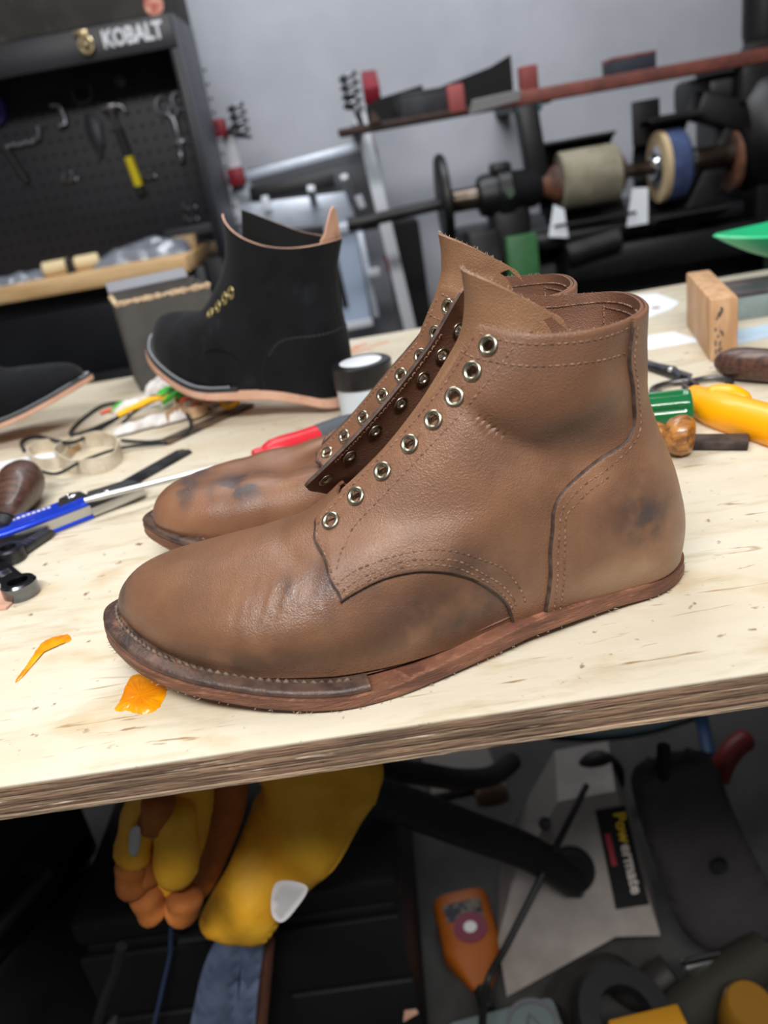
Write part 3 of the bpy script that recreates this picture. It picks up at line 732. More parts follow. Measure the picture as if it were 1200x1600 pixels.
m_leather2 = leather('brown_leather_stained', rgb(128, 88, 64), rgb(108, 74, 54), rgb(142, 104, 78), .30, .46, bump=.3,
    stain_shade=[((.045, .0, .062), (.012, .045, .03), .85, rgb(62, 62, 68), 70, .40, .52, .5), ((.085, .02, .066), (.03, .03, .03), .9, rgb(60, 60, 66), 60, .44, .52, .5),
           ((.115, .0, .074), (.022, .03, .02), .8, rgb(66, 64, 68), 70, .46, .53, .5), ((.05, .0, .06), (.06, .06, .04), .5, rgb(94, 62, 44), 40, .4, .6, .8), ((.14, .02, .07), (.03, .04, .03), .5, rgb(84, 64, 54), 60, .45, .6, .7)])
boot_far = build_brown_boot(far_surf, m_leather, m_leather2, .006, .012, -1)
boot_far.location = (-.196, .534, 0); boot_far.rotation_euler = (0, 0, math.radians(-3)); boot_far.scale = (1, -1, 1)
tag(boot_far, 'far brown leather boot with blue-black stains on its toe, behind the near boot', 'boot', 'pair of brown boots')

# ---------------------------------------------------------------- black suede boots
BLK = [list(r) for r in MAIN_RINGS]
for _i, (_f, _b, _g) in {7: ((.150, .100), (.3115, .112), 0), 8: ((.168, .124), (.310, .130), .002), 9: ((.175, .148), (.311, .140), .005), 10: ((.174, .176), (.3165, .158), .012)}.items():
    BLK[_i][0] = _f; BLK[_i][1] = _b; BLK[_i][4] = _g
blk_surf = BootSurface(BLK, MAIN_YC)
m_suede = mat('black_suede', rgb(21, 23, 27), .95, color2=rgb(14, 15, 18), scale=26, lo=.35, hi=.65, color3=rgb(36, 40, 46), scale3=18, lo3=.57, hi3=.78, bump=.4, bscale=500, sheen=.05, spec=.2)
m_suede_in = mat('dark_boot_inside', rgb(18, 20, 20), .9, color2=rgb(12, 13, 13), scale=30)
m_nude = mat('natural_veg_tan', rgb(214, 172, 150), .6, color2=rgb(196, 150, 126), scale=20, lo=.35, hi=.7, color3=rgb(170, 120, 96), scale3=60, lo3=.6, hi3=.75, bump=.2)
m_brass = mat('brass', rgb(208, 190, 138), .3, 1.0)
m_white_thread = mat('white_thread', rgb(176, 182, 190), .8)
m_seam = mat('grey_seam', rgb(64, 66, 70), .8)
m_black_welt = mat('black_welt', rgb(36, 38, 42), .6, bump=.2)

def build_black_boot():
    S = blk_surf; root = empty('black_boot')
    vamp = [(-.69, 0), (.69, 0), (.69, 2.6), (.62, 3.9), (.55, 4.7), (.4, 4.9), (.2, 6.35), (.1, 6.75), (0, 6.85), (-.1, 6.75), (-.2, 6.35), (-.4, 4.9), (-.55, 4.7), (-.62, 3.9), (-.69, 2.6)]
    panel(S, vamp, 'vamp', [m_suede, m_suede_in], root, th=0, inner=-.0016, grid=.005, edge_drop=0, res=.003)
    front = [(.47, 2.6), (.44, 3.6), (.36, 4.7), (.22, 5.6), (.11, 6.0), (.085, 6.5), (.09, 7.4), (.11, 8.4), (.13, 10)]
    lower = [(.47, 2.6), (.50, 3.0), (.54, 2.9), (.58, 2.3), (.61, 1.3), (.622, 0)]
    q = dense(front, 3)[::-1] + dense(lower, 3)[1:] + [(.8, 0), (1, 0), (1, 10), (.85, 10), (.7, 10), (.55, 10), (.4, 10), (.25, 10)]
    ey = [(.275, 5.95), (.297, 6.4), (.325, 6.8), (.358, 7.1)]
    panel(S, q, 'quarter', [m_suede, m_suede_in, m_suede, m_nude], root, th=.0026, grid=.005, res=.003, holes=ey); panel(S, mirror(q), 'quarter', [m_suede, m_suede_in, m_suede, m_nude], root, th=.0026, grid=.005, res=.003, holes=mirror(ey))
    c = dense([(.64, 0), (.635, 1.5), (.645, 3.2), (.665, 4.2), (.70, 4.6), (.78, 4.8), (1.0, 5.0)], 3)
    panel(S, c + [(2 - a, b) for a, b in reversed(c[:-1])] + [(1, 0)], 'heel_counter', [m_suede, m_suede_in], root, th=.0034, inner=.0019, grid=.005, res=.003, edge_drop=.0012)
    for t, v in ey:
        eyelet(S, t, v, .0028, m_brass, root, r=.0034, w=.0030); eyelet(S, -t, v, .0028, m_brass, root, r=.0034, w=.0030)
    for t0, sd in ((.72, 1), (.72, -1)):
        sl = MB(); P = [S.at([sd * t0], [v], .0019)[0] for v in np.linspace(4.8, 9.9, 16)]; sl.tube([tuple(p) for p in P], .0007, n=5)
        sl.build('side_seam', m_seam, root, smooth=180)
    cs = MB()
    for off_ in (.12,): stitch_line(cs, S, [(a + .012, b - off_) for a, b in [(.645, 3.2), (.665, 4.2), (.70, 4.6), (.78, 4.8), (1.0, 5.0)]], .0036, pitch=.006, ln=.005, r=.0005)
    o = cs.build('counter_stitching', m_seam, root, smooth=180); o['kind'] = 'stuff'
    # pale lining tab inside the back
    P = MB(); Q = []
    def tab(u, v):
        t = 1 + (u - .5) * .22; vv = 8.6 + 1.45 * v; p = S.at([t], [min(vv, 10)], -.0006)[0]; n = S.normal([t], [min(vv, 10)])[0]
        p = Vector(p) + Vector((0, 0, .026 * max(0, v - .72) / .28 * math.cos((u - .5) * PI) ** 2 + .002)); return p, n
    P.sheet(tab, 9, 9, .0018).build('heel_pull_tab', m_nude, root, smooth=60)
    outl = [(p[0], p[1]) for p in spline([(a, b, 0) for a, b in SOLE], 5, closed=True)]
    solid_sole(outl, zb, sole_t, m_nude, 'midsole', root)
    n = len(outl); i0 = 9 * 5; i1 = 21 * 5
    ins = [tuple(Vector(outl[i]) * .994 + Vector((.16, -.005)) * .006) for i in range(n)]
    zw = lambda x: zb(x) + sole_t(x) + .0001
    ring_strip(ins, zw, lambda x: .004, .016, m_black_welt, 'welt', root, rng=(i1, n + i0), round_=.0012)
    ws = MB(); k = i1 + 1
    P = [Vector((ins[i % n][0], ins[i % n][1], 0)) for i in range(i1 + 1, n + i0 - 1)]
    d = [0]
    for a, b in zip(P, P[1:]): d.append(d[-1] + (b - a).length)
    arr = np.array([p[:] for p in P]); s = 0
    while s + .004 < d[-1]:
        q3 = [Vector([np.interp(x, d, arr[:, i]) for i in range(3)]) for x in (s, s + .002, s + .004)]
        tt = (q3[2] - q3[0]).normalized(); nn = Vector((-tt.y, tt.x, 0))
        if nn.dot(q3[1] - Vector((.16, -.005, 0))) > 0: nn = -nn
        ws.tube([q + nn * .0045 + Vector((0, 0, zw(q.x) + h)) for q, h in zip(q3, (.0036, .0046, .0036))], [.0007, .0011, .0007], n=5); s += .0048
    o = ws.build('welt_stitching', m_white_thread, root, smooth=180); o['kind'] = 'stuff'
    return root
bb1 = build_black_boot(); bb1.name = 'suede_boot'
bb1.location = (-.279, .967, .058); bb1.rotation_euler = (-.001, .207, -.616); bb1.scale = (.802, .802, 1.091)
tag(bb1, 'tall black suede boot with pale sole and brass eyelets, toe on the thread heap', 'boot', 'black suede boots')
bb2 = copy_tree(bb1)
bb2.location = (-.350, .957, .034); bb2.rotation_euler = (.041, .105, 3.264); bb2.scale = (.79,) * 3
tag(bb2, 'black suede boot cut off by the left picture edge, only its stitched toe showing', 'boot', 'black suede boots')

# ---------------------------------------------------------------- things lying on the bench
def line_frame(a, b):
    a, b = Vector(a), Vector(b); d = b - a
    return a, math.atan2(d.y, d.x), d.length
m_steel = mat('bright_steel', rgb(190, 192, 196), .28, 1.0)
m_dsteel = mat('worn_dark_steel', rgb(84, 86, 90), .45, .9, color2=rgb(50, 50, 54), scale=40, bump=.2)
m_chrome = mat('chrome', rgb(210, 212, 216), .12, 1.0)
m_blue = mat('blue_anodised', rgb(24, 66, 214), .3, .35, coat=.4)
m_black = mat('black_plastic', rgb(26, 26, 28), .5)
m_dwood = mat('dark_turned_wood', rgb(92, 62, 50), .42, color2=rgb(60, 40, 34), scale=30, stretch=(1, 8, 8), coat=.2)
m_red = mat('red_plastic', rgb(206, 34, 50), .4, coat=.2)
m_grey = mat('grey_rubber', rgb(74, 80, 88), .6)

# folding utility knife
a, rz, L = line_frame((-0.3448, 0.5816, 0), (-0.2263, 0.657, 0))
kn = empty('folding_utility_knife', a, (0, 0, rz), 'blue folding utility knife with silver blade head lying on the bench at left', 'knife')
h = L * .64; W = .036
up = [(0, .002), (.02, -.002), (h * .5, -.001), (h, .003), (h, W * .72), (h * .82, W * .86), (h * .62, W * .80), (h * .5, W * .9), (h * .3, W), (.012, W * .95), (0, W * .7)]
MB().prism(up, (0, 0, .0125), (1, 0, 0), (0, 1, 0), .0035, bev=.0012).build('handle_scale', m_blue, kn)
MB().prism(up, (0, 0, .0005), (1, 0, 0), (0, 1, 0), .0035, bev=.0012).build('handle_scale', m_blue, kn)
MB().prism([(x * .99 + .001, .001 + y * .96) for x, y in up], (0, 0, .0042), (1, 0, 0), (0, 1, 0), .008).build('liner', m_steel, kn)
MB().box((h * .33, .0035, .0165), (h * .34, .004, .0012), bev=.0005).build('clip', m_blue, kn)
MB().prism([(h * .74, W * .45), (h * .80, W * .98), (h * .92, W * 1.12), (h * 1.02, W * .98), (h * 1.04, W * .6), (h * .9, W * .52)], (0, 0, .003), (1, 0, 0), (0, 1, 0), .0142, bev=.001).build('pivot_guard', m_black, kn)
MB().lathe([(0, 0), (.0052, 0), (.0052, .0016), (.004, .0024), (.0025, .0018), (0, .0018)], (h * .9, W * .78, .0168), (0, 0, 1), 18).build('pivot_screw', m_chrome, kn)
hd = [(h, .005), (L * .985, .010), (L, .014), (L * .99, .020), (h * 1.12, W * .78), (h, W * .8)]
MB().prism(hd, (0, 0, .0105), (1, 0, 0), (0, 1, 0), .003, bev=.0008).build('blade_holder', m_dsteel, kn)
MB().prism([(x, y - .002) for x, y in hd], (0, 0, .002), (1, 0, 0), (0, 1, 0), .0085, bev=.001).build('blade_holder', m_steel, kn)
MB().prism([(h * 1.02, W * .62), (h * 1.08, W * .98), (L * .93, W * .86), (L * .97, W * .5)], (0, 0, .0138), (1, 0, 0), (0, 1, 0), .0008).build('blade', m_steel, kn)
MB().lathe([(0, 0), (.004, 0), (.004, .002), (.0028, .0028), (0, .0028)], (h * 1.2, W * .5, .0135), (0, 0, 1), 14).build('lock_button', m_chrome, kn)
pr = MB()
for i in range(9): pr.box((h * .30 + i * .0042, W * .66, .0162), (.0028, .004, .0003))
tag(pr.build('printed_lettering', mat('white_print', rgb(206, 206, 220), .6), kn), kind='stuff')

# screwdriver with a red and grey grip
a, b = Vector((-0.2712, 0.6262, 0.02)), Vector((-0.1325, 0.6781, 0.015)); e = Vector((-0.0627, 0.718, 0.014)); ax_ = (e - b).normalized()
sd = empty('screwdriver', a, (0, 0, 0), 'long screwdriver with red and grey handle and bright shaft, tip resting on the blue knife', 'screwdriver')
z0 = Vector((0, 0, 0)); bb = b - a; ee = e - a
MB().tube([z0, bb * .08, bb], [.0024, .0030, .0030], 14).build('shaft', m_steel, sd, smooth=60)
MB().lathe([(.002, -.002), (.0075, 0), (.0082, .004), (.0076, .009), (.0095, .012), (.0118, .018), (.0124, .030), (.0116, .048), (.0118, .062), (.0118, .064)], bb, ax_, 24).build('grip_front', m_red, sd)
MB().lathe([(.0119, .064), (.0125, .075), (.0128, .092), (.0118, .104), (.009, .111), (0, .112)], bb, ax_, 24).build('grip_back', m_grey, sd)

# steel strip / hacksaw blade
a, rz, L = line_frame((-0.2736, 0.6827, 0.001), (-0.2181, 0.778, 0.001))
st = empty('steel_strip', a, (0, 0, rz), 'flat dark steel strip with a hole at its end, lying behind the screwdriver', 'strip')
out = [(0, -.010), (L * .96, -.011), (L, -.004), (L, .006), (L * .97, .011), (0, .010)]
MB().prism(out, (0, 0, 0), (1, 0, 0), (0, 1, 0), .0015, bev=.0003).build('blade', m_dsteel, st)
MB().lathe([(.003, 0), (.0045, 0), (.0045, .0003), (.003, .0003)], (L * .95, 0, .0015), (0, 0, 1), 16, closed=True).build('hole_rim', m_steel, st)

# turned wooden handle, far left
a, b = Vector((-0.3539, 0.7001, 0.022)), Vector((-0.3396, 0.6076, 0.012)); d = (b - a)
aw = empty('awl', a, (0, 0, 0), 'awl with dark turned wooden handle, at the left edge beside the blue knife', 'awl')
MB().lathe([(0, -.022), (.010, -.0195), (.017, -.012), (.0205, 0), (.0205, .012), (.0185, .026), (.014, .045), (.0105, .062), (.0095, .072), (.0115, .078), (.0115, .082)], (0, 0, 0), d, 28).build('handle', m_dwood, aw)
MB().lathe([(.0105, .082), (.011, .084), (.010, .096), (.004, .098), (.002, .13), (.0, .15)], (0, 0, 0), d, 20).build('ferrule', m_dsteel, aw)

# two chrome ring spanners at the lower left
def spanner(a, b, name, label, m, w, r, back=.08):
    a, rz, L = line_frame(a, b); s = empty(name, a, (0, 0, rz), label, 'spanner', 'spanners')
    MB().prism([(-back, -w * .8), (L - r * .8, -w), (L - r * .8, w), (-back, w * .8)], (0, 0, .0015), (1, 0, 0), (0, 1, 0), .006, bev=.0018).build('shank', m, s)
    MB().lathe([(r * .55, 0), (r * .95, 0), (r, .0015), (r, .0105), (r * .9, .012), (r * .58, .012), (r * .55, .0105)], (L, 0, 0), (0, 0, 1), 28, closed=True).build('ring_head', m, s)
    for i in range(3): MB().box((L * .45 + i * .004, 0, .0077), (.002, w * 1.0, .0005), bev=.0001).build('stamped_mark', m_chrome, s)
    return s
m_polish = mat('polished_tool_steel', rgb(120, 124, 132), .18, 1.0)
spanner((-0.3298, 0.5614, 0), (-0.2843, 0.5057, 0), 'spanner', 'polished ring spanner whose rounded head points toward the boots, lower left', m_polish, .0085, .0125)
spanner((-0.3003, 0.6082, 0), (-0.318, 0.5704, -0), 'spanner', 'dark ring spanner half hidden under the blue knife', m_dsteel, .007, .0115, 0)
# pink leather scrap
o = tag(MB().prism([(-.035, -.014), (.012, -.017), (.016, .004), (-.006, .016), (-.035, .012)], (-0.3003, 0.5033, 0), (1, 0, 0), (0, 1, 0), .0022, bev=.0005).build('leather_scrap', m_nude), 'pale pink leather scrap poking in at the lower left edge of the bench', 'scrap')

# rubber and leather loops, laces
m_clear = mat('pale_elastic', rgb(216, 206, 188), .45, color2=rgb(196, 182, 158), scale=60, alpha=.92)
m_tan = mat('tan_strip', rgb(206, 176, 140), .6, color2=rgb(180, 148, 112), scale=30)
m_lace = mat('black_lace', rgb(30, 34, 38), .85, bump=.5, bscale=600)
m_white = mat('white_paper', rgb(224, 230, 238), .7)
def band(pts, hgt, th, name, label, m, cat, group=None, closed=True):
    P = spline([Vector(p) for p in pts], 8, closed=closed); n = len(P); mb = MB(); V = []
    for i, p in enumerate(P):
        t = (P[(i + 1) % n] - P[i - 1]) if closed else (P[min(i + 1, n - 1)] - P[max(i - 1, 0)]); nn = Vector((-t.y, t.x, 0)).normalized() * th / 2
        b0 = p.copy(); wv = .0008 * math.sin(i * .5)
        V += [b0 + nn, b0 - nn, b0 - nn + Vector((0, 0, hgt + wv)), b0 + nn + Vector((0, 0, hgt + wv))]
    F = []
    for i in range(n if closed else n - 1):
        j = (i + 1) % n
        for k in range(4): F.append((i * 4 + k, j * 4 + k, j * 4 + (k + 1) % 4, i * 4 + (k + 1) % 4))
    if not closed: F += [(0, 1, 2, 3), ((n - 1) * 4 + 3, (n - 1) * 4 + 2, (n - 1) * 4 + 1, (n - 1) * 4)]
    mb.add(V, F); return tag(mb.build(name, m, smooth=40), label, cat, group)
band([(-0.3657, 0.8145, -0), (-0.3389, 0.7724, 0), (-0.306, 0.7526, 0), (-0.2877, 0.7714, -0), (-0.2996, 0.8196, -0), (-0.3285, 0.8502, 0), (-0.3565, 0.8467, 0)], .016, .0014, 'elastic_loop', 'wide pale elastic loop standing on edge, nearest the wooden awl', m_clear, 'loop', 'elastic loops')
band([(-0.4089, 0.8464, 0), (-0.3859, 0.8082, 0), (-0.3578, 0.7918, 0), (-0.357, 0.8264, 0), (-0.381, 0.867, 0), (-0.4043, 0.8695, 0)], .012, .0014, 'elastic_loop', 'smaller pale elastic loop left of the wide one, under the black lace', m_clear, 'loop', 'elastic loops')
band([(-0.3554, 0.8216, 0), (-0.3511, 0.8526, 0), (-0.333, 0.8655, 0), (-0.308, 0.8445, 0)], .008, .0012, 'tan_strap', 'narrow tan strap curving across the pale elastic loops', m_tan, 'strap', None, False)
tag(MB().prism([(-.06, -.014), (.045, -.010), (.055, .004), (.03, .012), (-.06, .010)], (-0.4191, 0.8389, -0), (1, .05, 0), (-.05, 1, 0), .0008).build('paper_strip', m_white), 'white paper strip at the left edge behind the wooden awl', 'paper')
def cord(pts, r, name, label, m, cat='lace', group=None, closed=False, flat=1.0, n=6):
    return tag(MB().tube(spline([Vector(p) for p in pts], 8, closed), r, n, closed=closed, flat=flat).build(name, m, smooth=180), label, cat, group)
cord([(-0.4247, 0.8709, 0.003), (-0.4436, 0.9114, 0.003), (-0.4256, 0.9183, 0.004), (-0.3511, 0.8244, 0.016), (-0.3509, 0.9041, 0.004), (-0.3388, 0.956, 0.003), (-0.3446, 1.012, 0.004), (-0.3788, 1.023, 0.003), (-0.3893, 0.9623, 0.003), (-0.3823, 0.9059, 0.004), (-0.3541, 0.8937, 0.008), (-0.3247, 0.952, 0.006)], .0021, 'black_lace', 'long black lace looping over the elastic loops on the left', m_lace, group='black laces')
cord([(-0.3226, 0.9186, 0.004), (-0.3094, 0.9438, 0.01), (-0.2833, 0.958, 0.016), (-0.2613, 0.9904, 0.018), (-0.2527, 1.01, 0.018)], .0020, 'black_lace', 'black lace running up over the coloured thread heap', m_lace, group='black laces')
cord([(-0.305, 0.8474, 0.003), (-0.2629, 0.8223, 0.003), (-0.2286, 0.8279, 0.004), (-0.2301, 0.8663, 0.005), (-0.2426, 0.9064, 0.01), (-0.2353, 0.9285, 0.01), (-0.2108, 0.8951, 0.008)], .0019, 'black_lace', 'black lace bent round the front of the thread heap', m_lace, group='black laces')
cord([(-0.3785, 0.7903, 0.002), (-0.336, 0.7371, 0.012), (-0.3194, 0.7653, 0.012), (-0.2945, 0.8114, 0.005), (-0.2461, 0.8099, 0.003)], .0017, 'black_lace', 'thin black lace lying through the pale loops', m_lace, group='black laces')
# dark leather strip under the heap
tag(MB().bar((-0.251, 0.8152, 0.002), (-0.1708, 0.9132, 0.002), .020, .0035, bev=.0008).build('leather_strip', mat('dark_strip_leather', rgb(92, 74, 58), .7, color2=rgb(58, 48, 42), scale=30, stretch=(1, 1, 1)), smooth=30), 'long dark leather strip under the front of the thread heap', 'strip')
# heap of threads, ribbons and tissue: each hank is a thing
def hank(c, ln, rz, m, label, n=7, r=.0016, h=.008, group='coloured thread hanks', cat='thread', name='thread_hank', seed=0):
    q = random.Random(seed); c = Vector(c); mb = MB(); ca, sa = math.cos(rz), math.sin(rz)
    for k in range(n):
        P = []
        off = q.uniform(-.008, .008)
        for i in range(7):
            u = i / 6 - .5; x = u * ln; y = off * (1 - abs(u)) + q.uniform(-.003, .003); z = c.z + r + h * (1 - (2 * u) ** 2) * q.uniform(.5, 1) 
            P.append(Vector((c.x + x * ca - y * sa, c.y + x * sa + y * ca, z)))
        mb.tube(spline(P, 4), r, 6)
    return tag(mb.build(name, m, smooth=180), label, cat, group)
def crumple(c, sx, sy, hgt, m, label, rz=0, seed=0, name='tissue_wad', cat='tissue', group='crumpled tissue wads'):
    c = Vector(c); ca, sa = math.cos(rz), math.sin(rz)
    def fn(u, v):
        a = (u - .5) * 2; b = (v - .5) * 2; e = max(0, 1 - a * a) ** .4 * max(0, 1 - b * b) ** .4
        q = mnoise.noise(Vector((a * 2.4 + seed, b * 2.4, seed * 1.7)))
        x = a * sx + .15 * sx * q; y = b * sy + .15 * sy * mnoise.noise(Vector((b * 3, a * 3, seed + 5)))
        z = c.z + .001 + hgt * e * (.65 + .55 * q)
        return Vector((c.x + x * ca - y * sa, c.y + x * sa + y * ca, max(z, c.z + .0008))), (0, 0, 1)
    return tag(MB().sheet(fn, 22, 18, .0008).build(name, m, smooth=50), label, cat, group)
m_green = mat('green_thread', rgb(70, 176, 60), .7); m_yellow = mat('yellow_thread', rgb(232, 178, 30), .7)
m_orange = mat('orange_red_thread', rgb(226, 90, 60), .7); m_purple = mat('purple_thread', rgb(112, 88, 190), .7)
m_tissue = mat('white_tissue', rgb(222, 220, 220), .8, color2=rgb(196, 190, 188), scale=40)
hank((-0.3411, 0.9943, 0), .035, .2, m_green, 'short green thread end at the left tip of the thread heap', seed=1)
hank((-0.2321, 0.9703, 0.012), .10, .35, m_green, 'bright green thread hank under the raised black boot toe', n=10, h=.012, seed=2)
hank((-0.2799, 0.9814, 0.012), .04, 1.4, m_green, 'green thread wrapped round the middle of the thread heap', seed=3, r=.0018)
hank((-0.2938, 0.9523, 0.008), .085, .5, m_yellow, 'yellow thread hank along the left half of the thread heap', n=8, r=.002, seed=4)
cord([(-0.1965, 0.9092, 0.02), (-0.2021, 0.9147, 0.01), (-0.1911, 0.8942, 0.008), (-0.1789, 0.8998, 0.012), (-0.1807, 0.9052, 0.02)], .0032, 'yellow_ribbon', 'yellow ribbon loop at the right end of the thread heap', m_yellow, 'ribbon')
hank((-0.2284, 0.9464, 0.01), .055, .4, m_orange, 'orange red thread between the green and purple hanks', n=5, seed=5)
hank((-0.2208, 0.9449, 0.014), .05, .3, m_purple, 'purple thread strand on the right of the thread heap', n=4, seed=6)
hank((-0.3612, 0.9943, -0), .022, .1, m_orange, 'red thread scrap left of the heap on bare wood', n=3, h=.002, seed=7)
hank((-0.259, 0.9656, 0.008), .05, .5, m_green, 'green thread strands in the middle of the heap behind the tan strap', n=6, seed=11)
hank((-0.24, 0.9246, 0.004), .07, .45, m_orange, 'orange red strands at the front of the heap beside the leather strip', n=4, seed=12)
crumple((-0.2483, 0.9049, 0.002), .035, .012, .012, m_tissue, 'white tissue wad at the front of the heap beside the black lace', .4, 15)
crumple((-0.3008, 1.032, 0.008), .020, .016, .020, m_tissue, 'round white tissue wad at the top of the heap by the cardboard box', .2, 3)
crumple((-0.3236, 0.9845, 0), .030, .016, .014, m_tissue, 'white tissue wad at the left of the heap behind the yellow thread', .4, 5)
crumple((-0.2252, 0.9375, 0.004), .045, .012, .014, m_tissue, 'long white tissue wad at the right under the yellow ribbon', .45, 9)
crumple((-0.284, 0.8945, 0.002), .040, .012, .010, m_tissue, 'white tissue wad along the front of the heap on the left', .35, 12)
band([(-0.2611, 0.8859, 0.004), (-0.2496, 0.9144, 0.004), (-0.2435, 0.9425, 0.004), (-0.2592, 0.9738, 0.004), (-0.2612, 0.9365, 0.004), (-0.2325, 0.8851, 0.004), (-0.2158, 0.9008, 0.004)], .012, .0012, 'tan_strap', 'curled tan strap in the middle of the thread heap', m_tan, 'strap', None, False)
band([(-0.2434, 0.9072, 0.002), (-0.2322, 0.9216, 0.002), (-0.2229, 0.9216, 0.002), (-0.2306, 0.9473, 0.002), (-0.2443, 0.9443, 0.002)], .014, .0012, 'tan_strap', 'curled pale strap at the right of the thread heap', m_clear, 'strap', None, False)

# open cardboard box standing behind
m_card_grey = mat('grey_cardboard', rgb(84, 82, 80), .8, color2=rgb(70, 68, 66), scale=10); m_card = mat('brown_cardboard', rgb(120, 92, 70), .85, color2=rgb(100, 76, 58), scale=12); m_torn = mat('torn_card_edge', rgb(196, 172, 142), .9)
cb = empty('cardboard_box', (-0.3384, 1.077, 0), (0, 0, .35), 'open grey cardboard box with torn rim, left of the tall black boot', 'box')
w_, d_, h_ = .12, .105, .118
for nm, a_, b_ in (('side_panel', (0, 0, 0), (w_, .003, h_)), ('side_panel', (0, d_, 0), (w_, d_ + .003, h_ + .006)), ('side_panel', (-.003, 0, 0), (0, d_ + .003, h_)), ('side_panel', (w_, 0, 0), (w_ + .003, d_ + .003, h_)), ('base_panel', (0, .003, .0005), (w_, d_, .0035))):
    MB().span(a_, b_, bev=.0006).build(nm, m_card_grey, cb)
MB().span((.003, .004, .06), (w_ - .003, d_ - .003, .062)).build('inner_liner', m_card, cb)
tr = MB()
q = random.Random(5)
for k in range(26):
    x = k / 25 * w_; tr.box((x, .001, h_ + .001), (.006, .005, q.uniform(.003, .008)), (q.uniform(-.4, .4), q.uniform(-.5, .5), q.uniform(-.4, .4)))
    tr.box((-.002, k / 25 * d_, h_ + .001), (.005, .006, q.uniform(.002, .007)), (q.uniform(-.4, .4), q.uniform(-.5, .5), 0))
tag(tr.build('torn_edge', m_torn, cb), kind='stuff')
MB().box((w_ * .45, d_ + .010, h_ + .012), (w_ * .95, .024, .003), (.5, 0, 0), .0005).build('top_flap', mat('pale_grey_flap', rgb(128, 130, 138), .7), cb)

# jar
jr = empty('jar', (-0.0284, 0.7965, 0), (0, 0, 0), 'small plastic jar with black lid and white round label, behind the brown boots', 'jar')
MB().lathe([(0, .0005), (.027, .0005), (.029, .003), (.029, .036), (.027, .037)], n=36).build('body', mat('translucent_jar', rgb(206, 216, 224), .3, coat=.3), jr)
MB().lathe([(.0275, .036), (.031, .036), (.031, .0565), (.0295, .0580), (0, .0580)], n=40).build('lid', mat('gloss_black_lid', rgb(28, 28, 30), .3), jr)
MB().lathe([(0, .0580), (.0215, .0580), (.0215, .0584), (0, .0584)], n=36).build('lid_label', m_white, jr)

# ---- right side of the bench
# wooden block with ink stamp
A, B2, C_ = Vector((0.3208, 0.7916, 0)), Vector((0.3591, 0.9614, 0)), Vector((0.3483, 0.8001, 0))
ux = (C_ - A); uy = (B2 - A); wv, dv = .026, uy.length * .92
rz = math.atan2(uy.y, uy.x) - PI / 2
m_block = mat('beech_block', rgb(204, 164, 126), .6, color2=rgb(182, 140, 102), scale=14, stretch=(6, 6, 1), color3=rgb(150, 110, 80), scale3=30, lo3=.62, hi3=.72)
wb = empty('wooden_block', A, (0, 0, rz), 'beech wood block standing on edge with a dark stamp, behind the scissors', 'block')
MB().span((0, 0, 0), (wv, dv, .062), bev=.002).build('block_body', m_block, wb)
q = random.Random(3); sm = MB()
for k in range(16): sm.box((q.uniform(.003, .012), -.0002, q.uniform(.008, .052)), (.0022, .0003, q.uniform(.002, .006)), (0, q.uniform(-.6, .6), 0))
tag(sm.build('ink_stamp', mat('grey_ink', rgb(112, 100, 90), .7), wb), kind='stuff')
# stone and plastic sheets behind it
m_stone = mat('grey_green_stone', rgb(134, 148, 146), .6, color2=rgb(112, 126, 126), scale=14); m_stone_top = mat('dark_honed_stone', rgb(58, 56, 62), .35, color2=rgb(90, 80, 80), scale=14)
ss = empty('sharpening_stone', (0.3919, 0.9329, 0), (0, 0, -.06), 'grey green sharpening stone with dark oily top, behind the wooden block', 'stone')
MB().span((0, 0, .0), (.26, .075, .026), bev=.001).build('stone_body', m_stone, ss)
MB().span((.0005, .0005, .0261), (.2595, .0745, .032), bev=.001).build('stone_top', m_stone_top, ss)
m_poly = mat('pale_blue_plastic', rgb(196, 216, 236), .35, color2=rgb(176, 200, 224), scale=12)
tag(MB().prism([(0, 0), (.16, .01), (.17, .055), (.02, .045)], (0.3589, 0.8372, 0), (1, 0, 0), (0, 1, 0), .003, bev=.0008).build('plastic_bag', m_poly), 'flat pale blue plastic bag in front of the sharpening stone', 'bag')
tag(MB().prism([(0, 0), (.072, -.004), (.060, .058), (.002, .056)], (0.2735, 0.8728, 0), (1, 0, 0), (0, 1, 0), .0006).build('paper_sheet', m_white), 'white paper sheet left of the wooden block', 'paper')
pt = empty('pattern_card', (0.2965, 1.037, 0), (0, 0, 0), 'pointed white pattern card with a brown hole, behind the boot collar', 'card')
P0 = Vector((0.2965, 1.037, 0)); pp = [Vector(p) - P0 for p in ((0.3139, 1.192, 0), (0.3907, 1.152, 0), (0.3943, 1.073, 0), (0.3711, 1.042, 0), (0.3201, 1.008, -0), (0.265, 1.013, 0))]
MB().prism([(p.x, p.y) for p in pp][::-1], (0, 0, .0), (1, 0, 0), (0, 1, 0), .0008).build('card_sheet', m_white, pt)
hp = Vector((0.3591, 1.063, -0)) - P0; MB().lathe([(.0, 0), (.0055, 0), (.0055, .0003), (0, .0003)], (hp.x, hp.y, .0008), n=16).build('rivet_hole', mat('rust_brown', rgb(150, 96, 72), .7), pt)
tag(MB().prism([(0, 0), (.07, .0), (.075, .03), (.04, .045), (0, .04)], (0.2587, 1.159, 0), (1, 0, 0), (0, 1, 0), .003, bev=.001).build('insole_piece', m_nude), 'pink leather insole piece just behind the far boot collar', 'insole')

